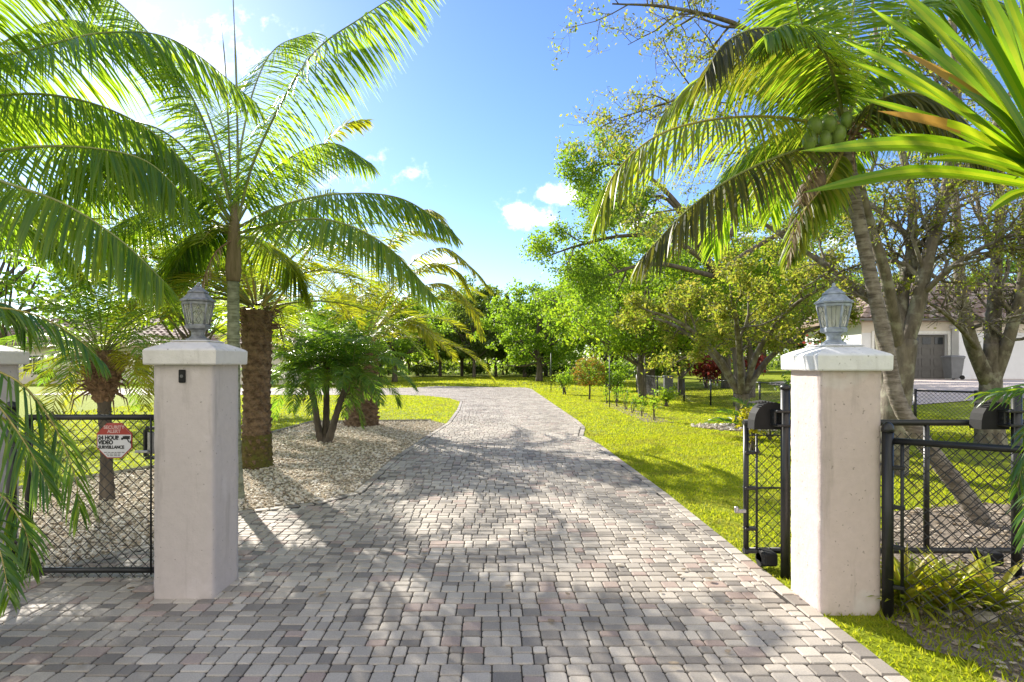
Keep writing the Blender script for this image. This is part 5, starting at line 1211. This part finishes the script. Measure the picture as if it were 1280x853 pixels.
# ------------------------------------------------------------------ houses
def wall_box(m, x0, x1, y0, y1, z0, z1): m.box(((x0 + x1) / 2, (y0 + y1) / 2, (z0 + z1) / 2), (x1 - x0, y1 - y0, z1 - z0))
def tile_roof(m, x0, x1, y0, y1, ze, zr, over=.5, step=.33, rows=.36):
    """hip roof shell with real barrel-tile rows"""
    x0 -= over; x1 += over; y0 -= over; y1 += over; hw = (y1 - y0) / 2; ridge = ((x0 + hw, (y0 + y1) / 2, zr), (x1 - hw, (y0 + y1) / 2, zr))
    if ridge[1][0] < ridge[0][0]: mx = (x0 + x1) / 2; ridge = ((mx - .1, (y0 + y1) / 2, zr), (mx + .1, (y0 + y1) / 2, zr))
    c = [V(x0, y0, ze), V(x1, y0, ze), V(x1, y1, ze), V(x0, y1, ze)]; r = [V(*ridge[0]), V(*ridge[1])]
    for a, b, d, e in ((c[0], c[1], r[1], r[0]), (c[1], c[2], r[1], r[1]), (c[2], c[3], r[0], r[1]), (c[3], c[0], r[0], r[0])):
        n = max(2, int(np.linalg.norm((d + e) / 2 - (a + b) / 2) / rows)); nrm = unit(np.cross(b - a, e - a)); nrm = nrm if nrm[2] > 0 else -nrm
        for i in range(n):
            t0, t1 = i / n, (i + 1.08) / n; t1 = min(1, t1); A, B = a + (e - a) * t0, b + (d - b) * t0; E, D = a + (e - a) * t1, b + (d - b) * t1
            k = max(1, int(np.linalg.norm(B - A) / step))
            for j in range(k):
                u0, u1 = j / k, (j + 1) / k; p0 = A + (B - A) * u0; p1 = A + (B - A) * u1; p2 = E + (D - E) * u1; p3 = E + (D - E) * u0
                mid0 = (p0 + p1) / 2 + nrm * .09; mid1 = (p3 + p2) / 2 + nrm * .06; up = nrm * .035
                m.add([p0 + up, mid0 + up * .5, p1 + up, p2, mid1, p3], [[0, 1, 4, 5], [1, 2, 3, 4]])
    m.add(c + r, [[0, 1, 5, 4], [2, 3, 4, 5]]); k0 = m.n - 6; m.f.append((np.array([[k0 + 1, k0 + 2, k0 + 5], [k0 + 3, k0, k0 + 4]]), 0, False))
    m.quads([[q - V(0, 0, .18) for q in c]])
    for q in range(4):
        a, b = c[q], c[(q + 1) % 4]; m.quads([[a - V(0, 0, .18), b - V(0, 0, .18), b, a]])
def window(parent, x, y, z, w, h, frame='white_plastic'):
    f = mesh1('window', M[frame], lambda m: [m.box((x + s * (w / 2), y - .03, z), (.09, .12, h + .18)) for s in (-1, 1)] + [m.box((x, y - .032, z + s * h / 2), (w - .09, .11, .09)) for s in (-1, 1)] + [m.box((x, y - .02, z), (.05, .06, h - .09))], parent)
    mesh1('pane', M['glass_dark'], lambda m: m.box((x, y - .012, z), (w - .09, .02, h - .09)), f)
# right: neighbour's house with the double garage
gY = 33.0; gb = .72
gx0_, gx1_ = (1092 - HX) / F * gY, (1184 - HX) / F * gY
nh = thing('neighbour_house', 'pale tile-roofed house with a dark grey panelled garage door', 'house', (27, 37, gb))
X0, X1 = gx0_ - .7, 46.0
def f(m):
    wall_box(m, X0, gx0_, gY, gY + 6, gb - .4, gb + 3.45); wall_box(m, gx1_, X1, gY + .003, gY + 6, gb - .4, gb + 3.45)
    wall_box(m, gx0_ + .001, gx1_ - .001, gY + .002, gY + 6, gb + 2.55, gb + 3.45); wall_box(m, gx0_ + .001, gx1_ - .001, gY + 5, gY + 6, gb - .4, gb + 2.55)
mesh1('wall', M['wall_white'], f, nh)
mesh1('eave_band', M['wall2'], lambda m: m.box(((X0 + X1) / 2, gY - .012, gb + 3.06), (X1 - X0, .03, .8)), nh)
mesh1('roof', M['tile'], lambda m: tile_roof(m, X0, X1, gY, gY + 6, gb + 3.45, gb + 5.9, .7, .5, .5), nh)
mesh1('column', M['wall_white'], lambda m: (m.box((gx1_ + .45, gY - .35, gb + 1.45), (.55, .55, 2.9), 0, .02), m.box((gx1_ + .45, gY - .35, gb + 2.98), (.75, .75, .18), 0, .02), m.box((gx1_ + .45, gY - .35, gb + .1), (.7, .7, .2), 0, .02)), nh)
mesh1('gutter', M['door_grey'], lambda m: m.box(((X0 + X1) / 2, gY - .76, gb + 3.36), (X1 - X0 + 1.3, .12, .13), 0, .02), nh)
mesh1('garage_trim', M['white_plastic'], lambda m: [m.box((x, gY - .03, gb + 1.3), (.14, .09, 2.6)) for x in (gx0_ - .07, gx1_ + .07)] + [m.box(((gx0_ + gx1_) / 2, gY - .032, gb + 2.68), (gx1_ - gx0_ + .28, .09, .16))], nh)
def f(m):
    w = gx1_ - gx0_; m.box(((gx0_ + gx1_) / 2, gY + .22, gb + 1.27), (w - .01, .06, 2.54))
    nc = 6; cw = w / nc
    for r_ in range(4):
        for c_ in range(nc):
            if r_ < 3:
                xx = gx0_ + (c_ + .5) * cw; zz = gb + .34 + r_ * .63
                for s in (-1, 1):
                    m.box((xx + s * (cw / 2 - .10), gY + .18, zz), (.05, .03, .44)); m.box((xx, gY + .181, zz + s * .21), (cw - .26, .03, .05))
    for r_ in range(1, 4): m.box(((gx0_ + gx1_) / 2, gY + .186, gb + .025 + r_ * .63), (w - .02, .016, .018))
gd = mesh1('garage_door', M['door_grey'], f, nh)
for c_ in range(6):
    w = (gx1_ - gx0_) / 6; xx = gx0_ + (c_ + .5) * w; mesh1('door_pane', M['glass_dark'], lambda m: m.box((xx, gY + .18, gb + 2.2), (w - .22, .03, .40)), gd)
window(nh, 33.5, gY, gb + 1.7, 1.6, 1.3)
# wheelie bin by the column
bx_, by_ = P(1191, 470, 31.5)[:2]; bz = gz(bx_, by_) + .02
o = thing('wheelie_bin', 'grey wheelie bin standing beside the garage column', 'bin', (bx_, by_, bz))
mesh1('bin_body', M['bin'], lambda m: m.lathe((bx_, by_, bz), [(.36, .06), (.40, .3), (.50, 1.12), (.53, 1.14), (.53, 1.2)], 4, 0, False, math.pi / 4), o)
mesh1('lid', M['bin'], lambda m: m.lathe((bx_, by_, bz), [(.55, 1.205), (.56, 1.24), (.48, 1.30), (.1, 1.33)], 4, 0, False, math.pi / 4), o)
for s in (-1, 1): mesh1('wheel', M['plastic'], lambda m: m.tube([(bx_ + .28 + s * .0 , by_ + s * .3 - .03, bz + .12), (bx_ + .28, by_ + s * .3 + .03, bz + .12)], .12, 12), o)
# left: main house and its garage wing behind the palms
lh = thing('main_house', 'cream house with a tiled roof glimpsed through the left palms', 'house', (-27, 47, 0))
def f(m): wall_box(m, -44, -24.5, 46, 56, 0, 3.1); wall_box(m, -24.4, -11.8, 44.6, 54, 0, 2.9)
mesh1('wall', M['wall'], f, lh)
mesh1('roof', M['tile'], lambda m: tile_roof(m, -44, -24.5, 46, 56, 3.1, 5.6, .8, .55, .55), lh)
mesh1('roof', M['tile'], lambda m: tile_roof(m, -24.4, -11.8, 44.6, 54, 2.9, 5.0, .7, .55, .55), lh)
for x in (-37, -33.2): window(lh, x, 46, 1.6, 1.5, 1.4)
window(lh, -28.3, 46, 1.5, 1.2, 1.9); window(lh, -21, 44.6, 1.6, 1.6, 1.3); window(lh, -15.5, 44.6, 1.6, 1.6, 1.3)
mesh1('front_door', M['door_grey'], lambda m: m.box((-30.6, 45.98, 1.1), (1.1, .08, 2.2)), lh)
mesh1('porch_step', M['concrete'], lambda m: (m.box((-30.6, 45.2, .12), (3.6, 1.5, .24), 0, .02)), lh)
for i, (x, y, h, r) in enumerate(((-34.8, 44.6, 1.2, 1.0), (-26.2, 44.9, 1.5, 1.0), (-18, 43.5, 1.1, 1.1), (-39.5, 44.5, 1.3, 1.1), (-12.4, 43.2, 1.6, 1.1))):
    bush('foundation_shrub', ('shrub under the left windows of the cream house', 'taller shrub at the inner corner of the cream house', 'low shrub below the window of the house wing', 'shrub at the far left end of the cream house', 'shrub at the right corner of the house wing')[i], x, y, h, r, 'l_oak' if i % 2 else 'l_mid', 700, .17, 60 + i, group='shrubs along the cream house')
# trees between house and lawn that close the view behind the palms
dense_tree('oak_tree', 'leafy tree right of the house wing behind the golden date palm', -8.8, 50, ('bark_dk', 'l_mid'), dict(seed=95, h=8, rx=3.4, rz=3.0, zc=4.6, clumps=90, per=100, lsize=.26, cs=.85, trunk_r=.28, rag=1, low=1.6))
dense_tree('leafy_tree', 'green tree on the left lawn glimpsed between the palms', -11.5, 22, ('bark_dk', 'l_bright'), dict(seed=96, h=6, rx=2.6, rz=2.2, zc=4.6, clumps=70, per=110, lsize=.17, cs=.6, trunk_r=.18, rag=1, low=3.0))
dense_tree('leafy_tree', 'bushy green tree at the far left edge behind the palms', -13.5, 15.5, ('bark_dk', 'l_mid'), dict(seed=97, h=6, rx=2.7, rz=2.3, zc=4.2, clumps=80, per=110, lsize=.15, cs=.6, trunk_r=.18, rag=1, low=2.6))

# ------------------------------------------------------------------ light, sky, camera
EL = R(28.5); AZ = R(-33.0)          # sun ahead and to the left
sc = bpy.context.scene
w = bpy.data.worlds.new('World'); sc.world = w; w.use_nodes = True; nt = w.node_tree; nt.nodes.clear()
out = nt.nodes.new('ShaderNodeOutputWorld'); bg = nt.nodes.new('ShaderNodeBackground'); nt.links.new(bg.outputs[0], out.inputs[0])
sky = nt.nodes.new('ShaderNodeTexSky'); sky.sky_type = 'NISHITA'; sky.sun_disc = False; sky.sun_elevation = EL; sky.sun_rotation = AZ
sky.air_density = 1.0; sky.dust_density = .15; sky.ozone_density = 4.0; sky.altitude = 0
# small fair-weather clouds low over the trees, placed by direction
tc = nt.nodes.new('ShaderNodeTexCoord'); sep = nt.nodes.new('ShaderNodeSeparateXYZ'); nt.links.new(tc.outputs['Generated'], sep.inputs[0])
def mth(op, a, b=None, c=None):
    n = nt.nodes.new('ShaderNodeMath'); n.operation = op
    for i, v in enumerate((a, b, c)):
        if v is None: continue
        if isinstance(v, (int, float)): n.inputs[i].default_value = v
        else: nt.links.new(v, n.inputs[i])
    return n.outputs[0]
yy = mth('MAXIMUM', sep.outputs[1], .02); u = mth('DIVIDE', sep.outputs[0], yy); v = mth('DIVIDE', sep.outputs[2], yy)
cmb = nt.nodes.new('ShaderNodeCombineXYZ'); nt.links.new(u, cmb.inputs[0]); nt.links.new(v, cmb.inputs[1])
nz = node(nt, 'ShaderNodeTexNoise', i_Scale=22.0, i_Detail=9.0, i_Roughness=.62); nt.links.new(cmb.outputs[0], nz.inputs['Vector'])
nz2 = node(nt, 'ShaderNodeTexNoise', i_Scale=5.0, i_Detail=6.0, i_Roughness=.6); nt.links.new(cmb.outputs[0], nz2.inputs['Vector'])
mask = None
for px, py, rx, ry, amp in ((657, 269, 44, 21, .64), (698, 243, 56, 16, .60), (542, 325, 38, 13, .55), (795, 272, 50, 22, .6), (470, 215, 120, 30, .30), (760, 330, 60, 16, .4), (1010, 300, 120, 40, .45), (250, 60, 200, 70, .35)):
    du = mth('DIVIDE', mth('SUBTRACT', u, (px - HX) / F), rx / F); dv = mth('DIVIDE', mth('SUBTRACT', v, (HY - py) / F), ry / F)
    g_ = mth('MULTIPLY', mth('POWER', 2.718, mth('MULTIPLY', mth('ADD', mth('MULTIPLY', du, du), mth('MULTIPLY', dv, dv)), -1.0)), amp)
    mask = g_ if mask is None else mth('MAXIMUM', mask, g_)
cl = mth('ADD', mask, mth('MULTIPLY', mth('SUBTRACT', nz.outputs[0], .5), mth('MULTIPLY', mth('POWER', mask, .35), 2.3)))
cf = nt.nodes.new('ShaderNodeMapRange'); cf.interpolation_type = 'SMOOTHSTEP'; nt.links.new(cl, cf.inputs[0]); cf.inputs[1].default_value = .22; cf.inputs[2].default_value = .70; cf.inputs[4].default_value = .92
front = mth('MULTIPLY', cf.outputs[0], mth('GREATER_THAN', sep.outputs[1], .05))
mx = nt.nodes.new('ShaderNodeMix'); mx.data_type = 'RGBA'; nt.links.new(front, mx.inputs[0]); nt.links.new(sky.outputs[0], mx.inputs[6]); mx.inputs[7].default_value = (9.0, 9.0, 9.2, 1)
hs = nt.nodes.new('ShaderNodeHueSaturation'); hs.inputs['Hue'].default_value = .513; hs.inputs['Saturation'].default_value = 1.12; hs.inputs['Value'].default_value = 1.0; nt.links.new(sky.outputs[0], hs.inputs['Color']); nt.links.new(hs.outputs[0], mx.inputs[6])
# unseen white cloud bank added behind the camera as neutral fill light
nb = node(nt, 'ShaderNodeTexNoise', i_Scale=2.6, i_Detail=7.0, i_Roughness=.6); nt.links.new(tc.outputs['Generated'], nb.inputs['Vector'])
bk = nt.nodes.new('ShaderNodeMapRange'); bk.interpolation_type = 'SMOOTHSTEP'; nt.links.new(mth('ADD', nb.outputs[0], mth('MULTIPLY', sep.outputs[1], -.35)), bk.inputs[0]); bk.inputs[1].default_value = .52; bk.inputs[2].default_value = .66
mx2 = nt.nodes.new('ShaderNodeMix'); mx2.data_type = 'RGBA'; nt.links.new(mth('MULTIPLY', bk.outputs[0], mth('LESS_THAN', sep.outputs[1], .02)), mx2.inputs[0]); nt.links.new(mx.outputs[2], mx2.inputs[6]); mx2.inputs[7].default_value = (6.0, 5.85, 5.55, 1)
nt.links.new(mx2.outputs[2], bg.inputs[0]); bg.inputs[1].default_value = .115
su = bpy.data.lights.new('sun', 'SUN'); su.energy = 5.0; su.angle = R(.53); su.color = (1.0, .93, .82); so = bpy.data.objects.new('sun', su); C.objects.link(so)
sd = Vector((math.sin(AZ) * math.cos(EL), math.cos(AZ) * math.cos(EL), math.sin(EL))); so.rotation_euler = sd.to_track_quat('Z', 'Y').to_euler(); so.location = (-20, 30, 25)
cam = bpy.data.cameras.new('camera'); co = bpy.data.objects.new('camera', cam); C.objects.link(co); co.location = (0, 0, CH); co.rotation_euler = (R(90), 0, 0)
cam.sensor_width = 36; cam.lens = F / 1280 * 36; cam.shift_x = (640 - HX) / 1280; cam.shift_y = (HY - 426.5) / 1280; cam.clip_end = 5000; cam.clip_start = .05
sc.camera = co
sc.view_settings.view_transform = 'Standard'; sc.view_settings.look = 'None'; sc.view_settings.gamma = 1; sc.view_settings.use_curve_mapping = False
sc.view_settings.exposure = 1.17
sc.cycles.max_bounces = 6; sc.cycles.diffuse_bounces = 3; sc.cycles.glossy_bounces = 2; sc.cycles.transmission_bounces = 5; sc.cycles.transparent_max_bounces = 6
sc.render.resolution_x = 1024; sc.render.resolution_y = 682
